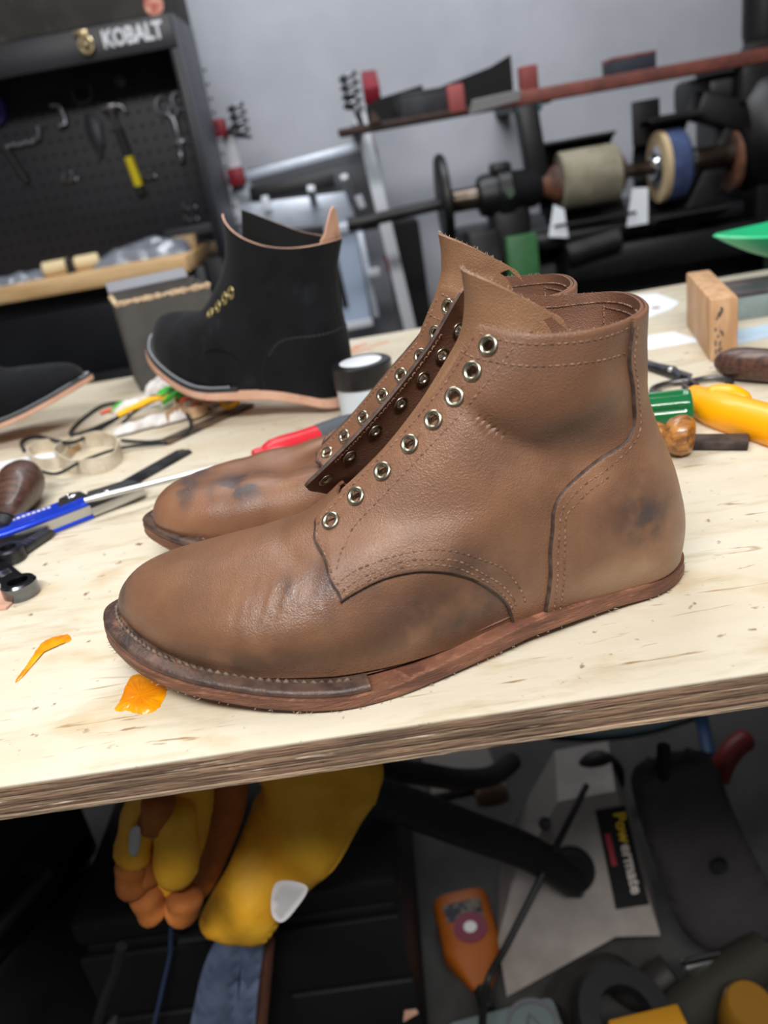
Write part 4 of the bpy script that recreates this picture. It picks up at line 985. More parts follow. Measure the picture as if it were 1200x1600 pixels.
# scissors
def flat_loop(c, rx, ry, rz, r, m, parent):
    P = [Vector(c) + Vector((rx * math.cos(t) * math.cos(rz) - ry * math.sin(t) * math.sin(rz), rx * math.cos(t) * math.sin(rz) + ry * math.sin(t) * math.cos(rz), 0)) for t in [2 * PI * k / 28 for k in range(28)]]
    return MB().tube(P, r, 8, closed=True).build('finger_loop', m, parent, smooth=180)
m_sc = mat('scissor_steel', rgb(104, 102, 102), .35, .9)
P0 = Vector((0.2726, 0.7435, 0.004)); sc = empty('scissors', P0, (0, 0, 0), 'steel scissors with open finger loops, right of the boot collar', 'scissors')
R_ = lambda x, y, z=.004: Vector((0.4082, -1.188, 0)) * 0
l1 = Vector((0.2866, 0.7112, 0.004)) - P0; l2 = Vector((0.2571, 0.7161, 0.004)) - P0; pv = Vector((0.2709, 0.7594, 0.004)) - P0; tip = Vector((0.2573, 0.8457, 0.004)) - P0; tip2 = Vector((0.2471, 0.8351, 0.004)) - P0
flat_loop(l1, .021, .017, .2, .0028, m_sc, sc); flat_loop(l2, .021, .016, .3, .0028, m_sc, sc)
MB().tube([l1 + Vector((-.019, .004, 0)), (l1 + pv) / 2 + Vector((.002, .005, 0)), pv, tip], [.0028, .004, .0062, .0016], 8, flat=.45).build('blade', m_sc, sc, smooth=60)
MB().tube([l2 + Vector((.006, .016, .001)), (l2 + pv) / 2 + Vector((.008, .006, .001)), pv + Vector((0, 0, .002)), tip2 + Vector((0, 0, .002))], [.0028, .004, .0062, .0016], 8, flat=.45).build('blade', m_dsteel, sc, smooth=60)
MB().lathe([(0, 0), (.004, 0), (.004, .003), (.0025, .004), (0, .004)], pv + Vector((0, 0, .003)), n=16).build('pivot_screw', m_steel, sc)

# green screwdriver handle
a, b = Vector((0.1937, 0.6334, 0.016)), Vector((0.2396, 0.6241, 0.016)); d = b - a
gs = empty('green_screwdriver', a, (0, 0, 0), 'screwdriver with clear green fluted handle, peeking out behind the boot heel', 'screwdriver')
m_gclear = mat('clear_green_plastic', rgb(22, 120, 66), .15, trans=.35, coat=.5)
def fluted(u, v, L=d.length, r=.0155):
    ang = 2 * PI * u; k = 1 - .12 * max(0, math.cos(6 * ang)) ** 2 if .08 < v < .9 else 1
    x = v * L; rr = r * k * (1 if v < .93 else math.sqrt(max(0.0, 1 - ((v - .93) / .07) ** 2)) * .98 + .02) 
    z = d.normalized(); xx = z.orthogonal().normalized(); yy = z.cross(xx); return z * x + (xx * math.cos(ang) + yy * math.sin(ang)) * rr
MB().grid(fluted, 48, 22, cu=True).build('handle', m_gclear, gs, smooth=40)
MB().cyl(-d.normalized() * .10, z0, .003, 12).build('shaft', m_steel, gs)

# yellow handled tool
m_yplast = mat('amber_yellow_plastic', rgb(255, 170, 0), .38, coat=.15)
P0 = Vector((0.2573, 0.6689, 0.01)); yh = empty('yellow_knife', P0, (0, 0, 0), 'bright yellow plastic handled cutter running out at the right edge', 'cutter')
pts = [Vector(p) - P0 for p in ((0.2542, 0.6638, 0.012), (0.2548, 0.64, 0.012), (0.2612, 0.6109, 0.012), (0.2703, 0.5855, 0.012), (0.2787, 0.562, 0.012), (0.2861, 0.5346, 0.012))]
MB().tube(spline(pts, 5), [.010 + .006 * min(1, i / 8) for i in range(26)], 16, flat=.8).build('handle', m_yplast, yh, smooth=60)
pts = [Vector(p) - P0 for p in ((0.2543, 0.6389, 0.018), (0.2687, 0.6291, 0.02), (0.2806, 0.6122, 0.018))]
MB().tube(spline(pts, 6), [.004, .006, .008, .009, .009, .009, .009, .009, .009, .008, .007, .005, .003], 12).build('thumb_rest', m_yplast, yh, smooth=60)
MB().bar(pts[0] + Vector((-.010, .006, -.012)), Vector((0.2888, 0.6965, 0.004)) - P0, .012, .0015).build('blade', m_steel, yh)

# knob handled file
a, b = Vector((0.2083, 0.5678, 0.016)), Vector((0.259, 0.5654, 0.004))
fl = empty('knob_file', a, (0, 0, 0), 'short file with mushroom shaped orange wood knob, right of the boot heel', 'file')
d = Vector((0.2222, 0.5578, 0.016)) - a
m_owood = mat('varnished_knob_wood', rgb(186, 128, 66), .35, color2=rgb(120, 76, 40), scale=40, stretch=(1, 6, 6), coat=.3)
MB().lathe([(0, -.011), (.008, -.011), (.0125, -.008), (.0155, -.002), (.0158, .003), (.013, .008), (.006, .0095), (0, .0095)], (0, 0, 0), d, 26).build('knob', m_owood, fl)
MB().lathe([(.006, -.011), (.008, -.013), (.0095, -.018), (.0095, -.024), (.006, -.028), (0, -.028)], (0, 0, 0), d, 20).build('ferrule', m_owood, fl)
e1 = Vector((0.2223, 0.5805, 0.004)) - a; e2 = Vector((0.2579, 0.5629, 0.004)) - a
MB().bar(e1, e2, .020, .006, bev=.0008).build('file_blade', mat('rusty_file_steel', rgb(86, 76, 72), .6, .6, color2=rgb(58, 50, 48), scale=60, bump=.6, bscale=900), fl)

# dark wooden handle at right
a, b = Vector((0.3086, 0.7333, 0.0155)), Vector((0.3546, 0.6798, 0.0155)); d = b - a
dh = empty('wood_chisel', a, (0, 0, 0), 'chisel with dark reddish wooden handle in front of the wooden block, right edge', 'chisel')
MB().lathe([(0, -.006), (.006, -.005), (.0105, 0), (.0140, .009), (.0152, .022), (.0150, .045), (.013, .065), (.011, .085), (.012, .10)], (0, 0, 0), d, 26).build('grip', m_dwood, dh)
MB().lathe([(.012, .10), (.0105, .102), (.0105, .118), (.003, .12), (.003, .16), (0, .162)], (0, 0, 0), d, 16).build('ferrule', m_dsteel, dh)

# green plastic scoop at the right edge
m_scoop = mat('green_plastic', rgb(44, 190, 132), .4, coat=.1, color2=rgb(36, 178, 120), scale=4)
P0 = Vector((0.4213, 1.011, 0.075)); gp = empty('green_bowl', (P0.x + .20, P0.y + .02, .033), (0, 0, .0), 'green plastic boat shaped bowl entering at the right edge above the sharpening stone', 'bowl')
def bowl(u, v):
    ang = 2 * PI * u; s = math.cos(ang); k = v ** .6
    rx, ry = .20, .085; sh = abs(math.sin(ang)) ** 1.2
    x = rx * s * (.30 + .70 * k); y = ry * math.copysign(sh, math.sin(ang)) * (.35 + .65 * k)
    z = .001 + (P0.z - .033 + .002) * v ** 1.15 + .006 * (abs(s) ** 6) * v
    return Vector((x, y, z)), (s * .6, math.copysign(sh, math.sin(ang)), -.5)
mb = MB(); nu, nv = 48, 12
top = [bowl(i / nu, j / (nv - 1))[0] for i in range(nu) for j in range(nv)]; inn = [p * 1 + Vector((-p.x * .015, -p.y * .03, .0022)) for p in top]
F = []
for i in range(nu):
    for j in range(nv - 1): F += [(i * nv + j, ((i + 1) % nu) * nv + j, ((i + 1) % nu) * nv + j + 1, i * nv + j + 1), tuple(nu * nv + x for x in (i * nv + j + 1, ((i + 1) % nu) * nv + j + 1, ((i + 1) % nu) * nv + j, i * nv + j))]
    F.append((i * nv + nv - 1, ((i + 1) % nu) * nv + nv - 1, nu * nv + ((i + 1) % nu) * nv + nv - 1, nu * nv + i * nv + nv - 1))
F += [tuple(i * nv for i in range(nu)), tuple(nu * nv + i * nv for i in range(nu - 1, -1, -1))]
mb.add(top + inn, F).build('bowl_shell', m_scoop, gp, smooth=40)

# dried glue spots and crayon marks on the wood
m_glue = mat('amber_glue', rgb(250, 172, 8), .25, color2=rgb(230, 136, 4), scale=40, coat=.5, bump=.3, bscale=120)
m_crayon = mat('red_crayon', rgb(220, 110, 84), .8)
def splat(pts, hgt, name, label, m, cat, seed=0):
    P = spline([Vector(p) for p in pts], 5, closed=True); c0 = sum(P, Vector()) / len(P); mb = MB(); n = len(P); q = random.Random(seed)
    rings = []
    for k, h in ((1.0, .0001), (.93, hgt * .6), (.7, hgt), (.35, hgt * .9)):
        rings.append([c0 + (p - c0) * k * (1 + q.uniform(-.03, .03)) + Vector((0, 0, h * (1 + q.uniform(-.3, .3) if k < .95 else 1))) for p in P])
    V = [p for r in rings for p in r] + [c0 + Vector((0, 0, hgt * .9))]; F = []
    for a in range(3):
        for i in range(n): j = (i + 1) % n; F.append((a * n + i, a * n + j, (a + 1) * n + j, (a + 1) * n + i))
    F += [(3 * n + i, 3 * n + (i + 1) % n, 4 * n) for i in range(n)] + [tuple(range(n - 1, -1, -1))]
    mb.add(V, F); return tag(mb.build(name, m, smooth=60), label, cat)
splat([(-0.2451, 0.3937, 0), (-0.2444, 0.4077, 0), (-0.2444, 0.4268, 0), (-0.2421, 0.4362, 0), (-0.2324, 0.4394, 0), (-0.2266, 0.4371, 0), (-0.2241, 0.4298, 0), (-0.2325, 0.4278, 0), (-0.2384, 0.4237, 0), (-0.2396, 0.4078, 0), (-0.2422, 0.3943, 0)], .0010, 'glue_streak', 'long amber glue streak on the wood left of the near boot toe', m_glue, 'glue', 1)
splat([(-0.1731, 0.3507, 0), (-0.1723, 0.3604, 0), (-0.173, 0.3709, 0), (-0.1718, 0.379, 0), (-0.1661, 0.3812, 0), (-0.1577, 0.3742, 0), (-0.1491, 0.365, 0), (-0.147, 0.3588, 0), (-0.1474, 0.3511, 0), (-0.1487, 0.345, -0), (-0.1542, 0.342, 0), (-0.1611, 0.3447, 0), (-0.1661, 0.348, 0), (-0.1687, 0.3475, 0)], .0012, 'glue_spot', 'round amber glue spot right under the near boot toe', m_glue, 'glue', 2)
cr = MB()
for p, q2 in (((-0.0835, 1.123, 0.0003), (-0.0627, 1.144, 0.0003)), ((-0.0755, 1.101, 0.0003), (-0.0395, 1.139, 0.0003)), ((-0.0619, 1.091, 0.0003), (-0.0283, 1.147, 0.0003)), ((-0.0504, 1.098, 0.0003), (0.0028, 1.132, 0.0003))):
    cr.bar(p, q2, .003, .0004)
tag(cr.build('crayon_scribble', m_crayon), 'faded red crayon scribble on the bench behind the jar', 'mark')

# ---------------------------------------------------------------- shoe finishing machine, shelf above it
m_iron = mat('black_painted_iron', rgb(20, 21, 24), .45, color2=rgb(11, 11, 13), scale=14, color3=rgb(44, 41, 38), scale3=30, lo3=.64, hi3=.74, bump=.2, bscale=120)
m_iron2 = mat('grey_cast_iron', rgb(46, 45, 46), .5, .3, color2=rgb(28, 27, 28), scale=12)
m_shaft = mat('oiled_shaft_steel', rgb(110, 100, 92), .3, .9, color2=rgb(76, 64, 54), scale=20)
m_redshelf = mat('red_brown_paint', rgb(122, 66, 56), .6, color2=rgb(96, 50, 42), scale=18, bump=.2)
m_brownboard = mat('dark_brown_board', rgb(66, 46, 40), .7, color2=rgb(44, 32, 28), scale=18)
m_drum = mat('abrasive_drum', rgb(142, 136, 118), .9, color2=rgb(120, 114, 98), scale=16, bump=.6, bscale=500)
m_felt = mat('tan_felt', rgb(186, 164, 130), .9); m_bluewheel = mat('blue_abrasive', rgb(60, 76, 118), .8, color2=rgb(46, 58, 92), scale=24)
m_mgreen = mat('green_enamel', rgb(56, 110, 66), .45, color2=rgb(46, 94, 56), scale=14); m_rust = mat('rusty_iron', rgb(110, 70, 50), .7, color2=rgb(66, 48, 42), scale=18)
m_navy = mat('navy_box_card', rgb(40, 46, 58), .7)

AX = .098; YM = 2.2
mc = empty('finishing_machine', (.70, 2.5, FLOOR), (0, 0, 0), 'black shoe finishing machine with long shaft, sanding drum and blue wheel, behind the bench', 'machine')
def mpart(mb, name, m, **k):
    mb.v = [(x - .70, y - 2.5, z - FLOOR) for x, y, z in mb.v]; return mb.build(name, m, mc, **k)
mpart(MB().span((.25, 2.32, FLOOR), (1.9, 2.85, -.10), bev=.02), 'base_cabinet', m_iron)
mpart(MB().span((.28, 2.36, -.10), (1.9, 2.80, -.02), bev=.015), 'bed', m_iron)
mpart(MB().cyl((-.025, YM, AX - .012), (.20, YM, AX), .015, 18).cyl((-.05, YM, AX - .012), (-.02, YM, AX - .012), .018, 18), 'long_shaft', m_iron2)
mpart(MB().cyl((.20, YM, AX), (1.25, YM, AX), .0165, 18), 'main_shaft', m_shaft)
mpart(MB().lathe([(.02, -.012), (.105, -.012), (.112, -.006), (.112, .006), (.105, .012), (.02, .012)], (.205, YM, AX + .005), (1, 0, 0), 40, closed=True), 'flange_disc', m_iron)
mpart(MB().cyl((.225, YM, AX), (.30, YM, AX), .028, 24, bev=.004), 'sleeve', m_shaft)
mpart(MB().lathe([(.0, 0), (.034, 0), (.048, .006), (.052, .02), (.052, .05), (.058, .055), (.058, .085), (.050, .095), (.046, .15), (.034, .165), (0, .165)], (.29, YM, AX), (1, 0, 0), 30), 'bearing_housing', m_iron)
mpart(MB().box((.355, YM, AX + .058), (.05, .06, .03), bev=.008), 'bearing_cap', m_iron)
mpart(MB().cyl((.365, YM - .056, AX + .002), (.365, YM - .066, AX + .002), .013, 6, bev=.002), 'grease_bolt', m_chrome)
mpart(MB().box((.37, YM + .03, -.02), (.10, .12, .20), bev=.02), 'pedestal', m_iron)
mpart(MB().bar((.435, YM + .02, .292), (.455, YM + .02, .08), .05, .07, bev=.006, up=(0, 1, 0)), 'shelf_post', m_iron)
mpart(MB().span((.408, YM - .008, .272), (.472, YM + .048, .290), bev=.003), 'post_cap', mat('teal_enamel', rgb(70, 104, 110), .5))
mpart(MB().lathe([(.017, 0), (.022, .0), (.038, .03), (.044, .034), (.044, .05), (.017, .05)], (.452, YM, AX), (1, 0, 0), 26, closed=True), 'cone_nut', m_rust)
mpart(MB().lathe([(.03, 0), (.068, 0), (.071, .003), (.071, .142), (.068, .145), (.03, .145)], (.503, YM, AX + .002), (1, 0, 0), 44, closed=True), 'sanding_drum', m_drum)
mpart(MB().lathe([(.017, 0), (.045, 0), (.045, .014), (.03, .022), (.017, .022)], (.648, YM, AX), (1, 0, 0), 26, closed=True), 'drum_collar', m_rust)
mpart(MB().lathe([(.05, 0), (.083, 0), (.0855, .003), (.0855, .014), (.083, .016), (.05, .016)], (.752, YM, AX - .004), (1, 0, 0), 44, closed=True), 'wheel_rim', m_felt)
mpart(MB().lathe([(.02, .016), (.084, .016), (.0855, .019), (.0855, .058), (.078, .066), (.02, .066)], (.752, YM, AX - .004), (1, 0, 0), 44, closed=True), 'abrasive_wheel', m_bluewheel)
mpart(MB().lathe([(.018, -.012), (.030, -.012), (.036, -.004), (.050, -.002), (.050, .006), (.018, .006)], (.752, YM, AX - .004), (1, 0, 0), 36, closed=True), 'hub', m_chrome)
mpart(MB().lathe([(.0165, 0), (.03, 0), (.03, .03), (.0165, .03)], (.818, YM, AX), (1, 0, 0), 26, closed=True), 'hub_nut', m_chrome)
mpart(MB().cyl((.845, YM, AX), (1.0, YM, AX), .026, 24), 'spindle', m_shaft)
# dust hoods behind and under the wheels
def hood(x0, x1, r0, r1, a0, a1, name, m, z=AX, th=.006, y=YM):
    def fn(u, v):
        a = math.radians(a0 + (a1 - a0) * v); r = r0 + (r1 - r0) * v
        return Vector((x0 + (x1 - x0) * u, y + r * math.cos(a), z + r * math.sin(a))), Vector((0, math.cos(a), math.sin(a)))
    return mpart(MB().sheet(fn, 3, 16, th), name, m, smooth=40)
hood(.47, .66, .10, .12, 75, -40, 'dust_hood', m_iron); hood(.47, .68, .095, .11, -40, -120, 'dust_hood', m_iron)
hood(.73, .86, .11, .13, 110, -60, 'dust_hood', m_iron2); hood(.72, .90, .12, .15, -50, -130, 'dust_hood', m_iron)
mpart(MB().span((.715, 2.26, .15), (.785, 2.275, .255), bev=.004), 'hood_plate', m_iron2)
mpart(MB().bar((.86, 2.24, .225), (1.02, 2.24, .16), .09, .07, bev=.012), 'guard_arm', m_iron)
mpart(MB().bar((.98, 2.24, .19), (.80, 2.24, -.12), .06, .07, bev=.01, up=(0, 1, 0)), 'duct_arm', m_iron2)
mpart(MB().lathe([(.02, 0), (.11, 0), (.14, .03), (.15, .08), (.15, .22), (.12, .26), (0, .26)], (.965, YM + .05, AX + .04), (1, 0, 0), 32), 'motor_casing', m_iron)
mpart(MB().lathe([(.03, 0), (.072, 0), (.072, .012), (.03, .012)], (.945, YM + .02, AX - .02), (1, 0, 0), 30, closed=True), 'rust_flange', m_rust)
mpart(MB().span((1.0, 2.18, -.10), (1.35, 2.6, .20), bev=.02), 'gear_case', m_iron)
mpart(MB().span((.90, 2.24, .20), (1.40, 2.5, .285), bev=.02), 'top_guard', m_iron)
mpart(MB().span((.955, 2.17, .21), (1.03, 2.23, .29), bev=.006), 'bracket', m_iron2)
mpart(MB().span((.42, 2.19, -.06), (.98, 2.33, -.015), bev=.015).span((.50, 2.18, -.16), (1.3, 2.32, -.07), bev=.02), 'dust_trough', m_iron)
mpart(MB().cyl((.50, 2.16, -.075), (.64, 2.16, -.055), .030, 18, bev=.004), 'lever_barrel', m_iron2)
mpart(MB().span((.345, 2.14, -.30), (.425, 2.24, -.006), bev=.006), 'green_switch_box', m_mgreen)
mpart(MB().span((.25, 2.16, -.30), (.335, 2.30, .02), bev=.012), 'belt_guard', m_iron2)
mpart(MB().span((1.02, 2.12, -.30), (1.30, 2.18, -.07), bev=.01), 'front_panel', mat('dark_green_panel', rgb(38, 52, 42), .5))
# white sheets added to stand in for pale gaps between the machine parts
mpart(MB().prism([(0, 0), (.055, .0), (.06, .085), (.02, .09)], (.655, 2.15, -.03), (1, 0, 0), (0, .1, 1), .002), 'gap_sheet', m_white)
mpart(MB().prism([(0, 0), (.05, -.01), (.045, .06), (.02, .075)], (.455, 2.15, -.022), (1, 0, 0), (0, .1, 1), .002), 'gap_sheet', m_white)

# wall shelf with the odds and ends on it
sh = empty('wall_shelf', (.6, 2.3, .29), (0, 0, 0), 'long red brown shelf above the finishing machine', 'shelf')
def spart(mb, name, m, **k):
    mb.v = [(x - .6, y - 2.3, z - .29) for x, y, z in mb.v]; return mb.build(name, m, sh, **k)
spart(MB().span((-.035, 2.20, .294), (.30, 2.44, .310), bev=.003), 'board', m_brownboard)
spart(MB().span((.30, 2.20, .294), (1.7, 2.44, .310), bev=.003), 'board', m_redshelf)
spart(MB().span((.38, 2.188, .292), (1.7, 2.199, .322), bev=.002), 'front_lip', m_redshelf)
spart(MB().prism([(0, 0), (.03, .0), (.012, .03)], (.045, 2.21, .310), (1, 0, 0), (0, 0, 1), .02), 'end_wedge', m_rust)
spart(MB().span((.245, 2.195, .300), (.285, 2.235, .362), bev=.004), 'red_bracket', mat('dusty_red_block', rgb(150, 76, 74), .7))
spart(MB().span((.425, 2.195, .315), (.468, 2.235, .375), bev=.004), 'red_bracket', mat('dusty_red_block_b', rgb(128, 62, 60), .7))
for (b0, b1) in (((.0, 2.44, .30), (.03, 2.62, .32)), ((1.2, 2.44, .29), (1.25, 2.62, .315)), ((.5, 2.44, .29), (.55, 2.62, .315))): spart(MB().span(b0, (b1[0], YB - .001, b1[2])), 'wall_arm', m_iron)
def shelf_box(a, b, name, label, m, top=None, rot=0, cat='box'):
    c = [(a[0] + b[0]) / 2, (a[1] + b[1]) / 2, a[2]]; r = empty(name, c, (0, 0, rot), label, cat)
    s = [(b[i] - a[i]) / 2 for i in range(3)]
    MB().span((-s[0], -s[1], 0), (s[0], s[1], 2 * s[2]), bev=.003).build('body', m, r)
    MB().span((-s[0] * 1.01, -s[1] * 1.01, 2 * s[2] * .86), (s[0] * 1.01, s[1] * 1.01, 2 * s[2] + .002), bev=.002).build('lid', top or m, r)
    return r
m_charbox = mat('charcoal_box', rgb(58, 60, 66), .7, color2=rgb(44, 46, 50), scale=14)
shelf_box((.122, 2.22, .311), (.245, 2.34, .362), 'flat_box', 'charcoal flat box on the left part of the wall shelf', m_charbox, rot=.12)
shelf_box((.655, 2.215, .311), (.762, 2.31, .358), 'small_box', 'small navy box with a red brown top on the wall shelf', m_navy, m_redshelf)
m_blk = mat('matte_black_card', rgb(16, 16, 18), .9)
tr = empty('black_tray', (.36, 2.36, .311), (0, 0, 0), 'black folded tray leaning between the red brackets on the wall shelf', 'tray')
MB().prism([(-.115, 0), (.075, .0), (.075, .105), (.02, .085), (-.115, .060)], (0, 0, 0), (1, 0, 0), (0, 0, 1), .004).build('back_sheet', m_blk, tr)
MB().span((-.115, -.10, .0), (.075, 0, .004)).build('tray_floor', m_blk, tr)
tr = empty('black_tray', (.10, 2.36, .311), (0, 0, 0), 'black tray with brown rim behind the charcoal box on the wall shelf', 'tray')
MB().prism([(-.055, 0), (.10, 0), (.10, .072), (-.02, .058), (-.055, .045)], (0, 0, 0), (1, 0, 0), (0, 0, 1), .004).build('back_sheet', m_blk, tr)
MB().span((-.055, -.02, 0), (.10, 0, .004)).build('tray_floor', m_brownboard, tr)
o = MB().prism([(0, 0), (.125, .012), (.13, .035), (.01, .03)], (.29, 2.185, .292), (1, 0, 0), (0, -.3, 1), .003).build('paper_label', mat('grey_paper', rgb(150, 150, 152), .8)); tag(o, 'grey paper strip hanging off the wall shelf edge between the red brackets', 'paper')
lm = empty('motor_lamp', (1.06, 2.30, .311), (0, 0, 0), 'dark motor standing on the right end of the wall shelf', 'motor')
MB().lathe([(0, 0), (.055, 0), (.06, .006), (.05, .02), (.045, .03), (.05, .05), (.05, .16), (.03, .18), (0, .18)], n=24).build('housing', m_iron, lm)
MB().span((-.06, -.055, .0), (.06, -.045, .03), bev=.004).build('foot', m_iron2, lm)

# ---- clamps, rails and aluminium between the tool cabinet and the machine
m_alu = mat('brushed_aluminium', rgb(206, 214, 226), .38, .35, color2=rgb(186, 196, 212), scale=30, stretch=(1, 1, 8)); m_alu2 = mat('pale_blue_grey_panel', rgb(176, 192, 216), .45, .1)
m_cred = mat('clamp_red', rgb(120, 18, 34), .5); m_wsteel = mat('white_painted_steel', rgb(214, 218, 226), .45)
YC = 2.72
def bar_clamp(top, foot, reds, handle, label):
    top, foot = Vector(top), Vector(foot); r = empty('bar_clamp', foot, (0, 0, 0), label, 'clamp', 'bar clamps'); d = top - foot
    MB().bar(Vector(), d, .038, .016, bev=.002, up=(0, 1, 0)).build('bar', m_wsteel, r)
    for a, b in reds: MB().bar(Vector(a) - foot, Vector(b) - foot, .046, .05, bev=.006, up=(0, 1, 0)).build('jaw', m_cred, r)
    u = d.normalized(); c0 = Vector(handle) - foot
    P = [c0 + Vector((.022 * math.cos(t), .022 * math.sin(t), -.045 + .0036 * t)) for t in [k * .55 for k in range(46)]]
    MB().tube(P, .007, 6).build('screw_handle', m_dtool0, r, smooth=180)
    MB().tube([d * .95, (d * .95 + c0) / 2 + Vector((0, -.02, 0)), c0], .009, 10).build('spindle', m_dtool0, r)
    MB().bar(u * -.03, u * .015, .05, .024, bev=.005, up=(0, 1, 0)).build('foot_pad', m_alu, r)
    return r
m_dtool0 = mat('clamp_screw_steel', rgb(120, 122, 126), .35, .9)
bar_clamp((-0.3722, 2.7, 0.3723), (-0.3718, 2.7, 0.2062), (((-0.3907, 2.66, 0.4073), (-0.3929, 2.66, 0.3588)), ((-0.3712, 2.66, 0.2697), (-0.3676, 2.66, 0.218))), (-0.3268, 2.66, 0.3902), 'short white bar clamp with red jaws beside the tool cabinet edge')
bar_clamp((0.0283, 2.55, 0.3463), (0.0914, 2.55, -0.3749), (((0.074, 2.68, 0.4406), (0.0713, 2.51, 0.3864)), ((0.0356, 2.68, 0.2942), (0.0415, 2.68, 0.2358)), ((0.0591, 2.68, -0.0559), (0.0656, 2.68, -0.1213))), (0.0133, 2.55, 0.4078), 'long white bar clamp with red jaws left of the machine shaft')
tag(MB().bar((-0.4258, 2.78, 0.2351), (0.0366, 2.78, 0.2701), .02, .026, bev=.003).build('aluminium_rail', m_alu), 'bright aluminium rail across the top of the grey rack, behind the bar clamps', 'rail')
m_rackgrey = mat('rack_grey', rgb(92, 92, 96), .7)
rk = empty('storage_rack', (-.18, 2.86, FLOOR), (0, 0, 0), 'dark grey rack holding aluminium rails, left of the machine', 'rack')
MB().span((-.175, .0, .95), (.24, .02, 1.16), bev=.004).build('back_panel', m_rackgrey, rk)
for x in (-.175, .23): MB().span((x, -.02, 0), (x + .02, .02, 1.16), bev=.003).build('post', m_rackgrey, rk)
MB().span((-.175, -.12, .92), (.24, .02, .945), bev=.003).build('shelf', m_iron, rk)
MB().span((-.175, -.12, .50), (.24, .02, .52), bev=.003).build('shelf', m_iron, rk)
MB().span((-.175, -.12, 1.065), (.10, -.085, 1.105), bev=.004).build('dark_bar', m_iron, rk)
tp = empty('aluminium_fence', (-0.433, 2.7, 0.0703), (0, 0, 0), 'pale aluminium fence with upright fins in the rack behind the tall black boot', 'fence')
O_ = Vector((-0.447, 2.7, 0.0726))
def rel(p): return Vector(p) - O_
MB().bar(rel((-0.4288, 2.7, 0.1222)), rel((-0.0478, 2.7, 0.1044)), .02, .09, bev=.003).build('panel', m_alu, tp)
MB().bar(rel((-0.1513, 2.69, 0.0446)), rel((-0.0357, 2.69, 0.0452)), .02, .032, bev=.003).build('ledge', m_alu, tp)
for p, q2 in (((-0.4101, 2.68, 0.1109), (-0.4091, 2.68, 0.183)), ((-0.3128, 2.68, 0.1334), (-0.3147, 2.68, 0.179)), ((-0.1664, 2.68, 0.1323), (-0.1586, 2.51, 0.1821)), ((-0.0481, 2.68, 0.1131), (-0.0578, 2.51, 0.1971)), ((-0.0188, 2.68, 0.095), (-0.0281, 2.68, 0.1344))):
    MB().bar(rel(p), rel(q2), .022, .018, bev=.003, up=(0, 1, 0)).build('fin', m_wsteel, tp)
tk = empty('aluminium_track', (-0.1161, 2.7, -0.2768), (0, 0, 0), 'tall pale blue aluminium track panel with a dark slot behind the black boot', 'panel')
O_ = Vector((-0.1161, 2.7, -0.2768))
MB().prism([tuple((rel(p).x, rel(p).z)) for p in ((-0.1942, 2.7, -0.2638), (-0.0368, 2.7, -0.2578), (-0.0385, 2.7, 0.0293), (-0.1556, 2.7, 0.0249))], (0, .012, 0), (1, 0, 0), (0, 0, 1), .014, bev=.002).build('face', m_alu2, tk)
MB().bar(rel((-0.0181, 2.68, -0.2465)), rel((-0.0268, 2.68, 0.0251)), .022, .02, bev=.003, up=(0, 1, 0)).build('edge_rail', m_alu, tk)
MB().bar(rel((-0.1991, 2.67, -0.2612)), rel((-0.0329, 2.67, -0.257)), .03, .024, bev=.003).build('foot_rail', m_wsteel, tk)
MB().bar(rel((-0.1129, 2.685, -0.2)), rel((-0.1218, 2.685, -0.0188)), .02, .004, up=(0, 1, 0)).build('slot', m_iron, tk)
MB().bar(rel((-0.0222, 2.66, -0.1042)), rel((0.0176, 2.66, -0.1027)), .03, .026, bev=.003).build('cross_rail', m_wsteel, tk)
tag(MB().span((.085, 2.80, FLOOR + .001), (.17, 2.95, .02), bev=.006).build('dark_case', m_blk), 'dark case standing in the gap right of the aluminium panel', 'case')

# ---------------------------------------------------------------- black tool cabinet with pegboard
m_cab = mat('black_powder_coat', rgb(28, 30, 37), .42, color2=rgb(23, 25, 30), scale=8, bump=.15, bscale=300)
m_cab2 = mat('black_pegboard_steel', rgb(33, 35, 43), .5, color2=rgb(27, 29, 36), scale=5)
m_hole = mat('peg_hole_black', rgb(10, 10, 12), .9)
m_maple = mat('maple_worktop', rgb(222, 186, 138), .5, color2=rgb(202, 164, 114), scale=8, stretch=(1, 6, 6))
cx0 = -2.0
cab = empty('tool_cabinet', (-1.2, 2.5, FLOOR), (0, 0, 0), 'black steel tool cabinet with pegboard hutch and maple worktop, far left', 'cabinet')
def cpart(mb, name, m, **k):
    mb.v = [(x + 1.2, y - 2.5, z - FLOOR) for x, y, z in mb.v]; return mb.build(name, m, cab, **k)
cpart(MB().span((cx0, 2.34, FLOOR + .06), (-.47, 2.80, .035), bev=.004), 'lower_body', m_cab)
for i, (a, b) in enumerate(((-.20, .02), (-.45, -.21), (-.70, -.46))):
    for x0, x1 in ((-1.22, -.50), (-1.95, -1.24)):
        cpart(MB().span((x0, 2.325, a), (x1, 2.338, b), bev=.003), 'drawer_front', m_cab); cpart(MB().span((x0 + .1, 2.31, b - .03), (x1 - .1, 2.324, b - .015), bev=.002), 'drawer_pull', m_cab2)
cpart(MB().span((cx0, 2.22, .036), (-.487, 2.80, .078), bev=.003), 'worktop', m_maple)
cpart(MB().span((cx0, 2.56, .079), (-.396, 2.575, .60), bev=.001), 'pegboard', m_cab2)
hm = MB()
for i in range(40):
    for j in range(12):
        x = -1.55 + i * .03; z = .13 + j * .036
        hm.cyl((x, 2.5604, z), (x, 2.5594, z), .0045, 8)
o = cpart(hm, 'peg_holes', m_hole); o['kind'] = 'stuff'
cpart(MB().span((cx0, 2.30, .558), (-.396, 2.32, .632), bev=.003), 'header', m_cab)
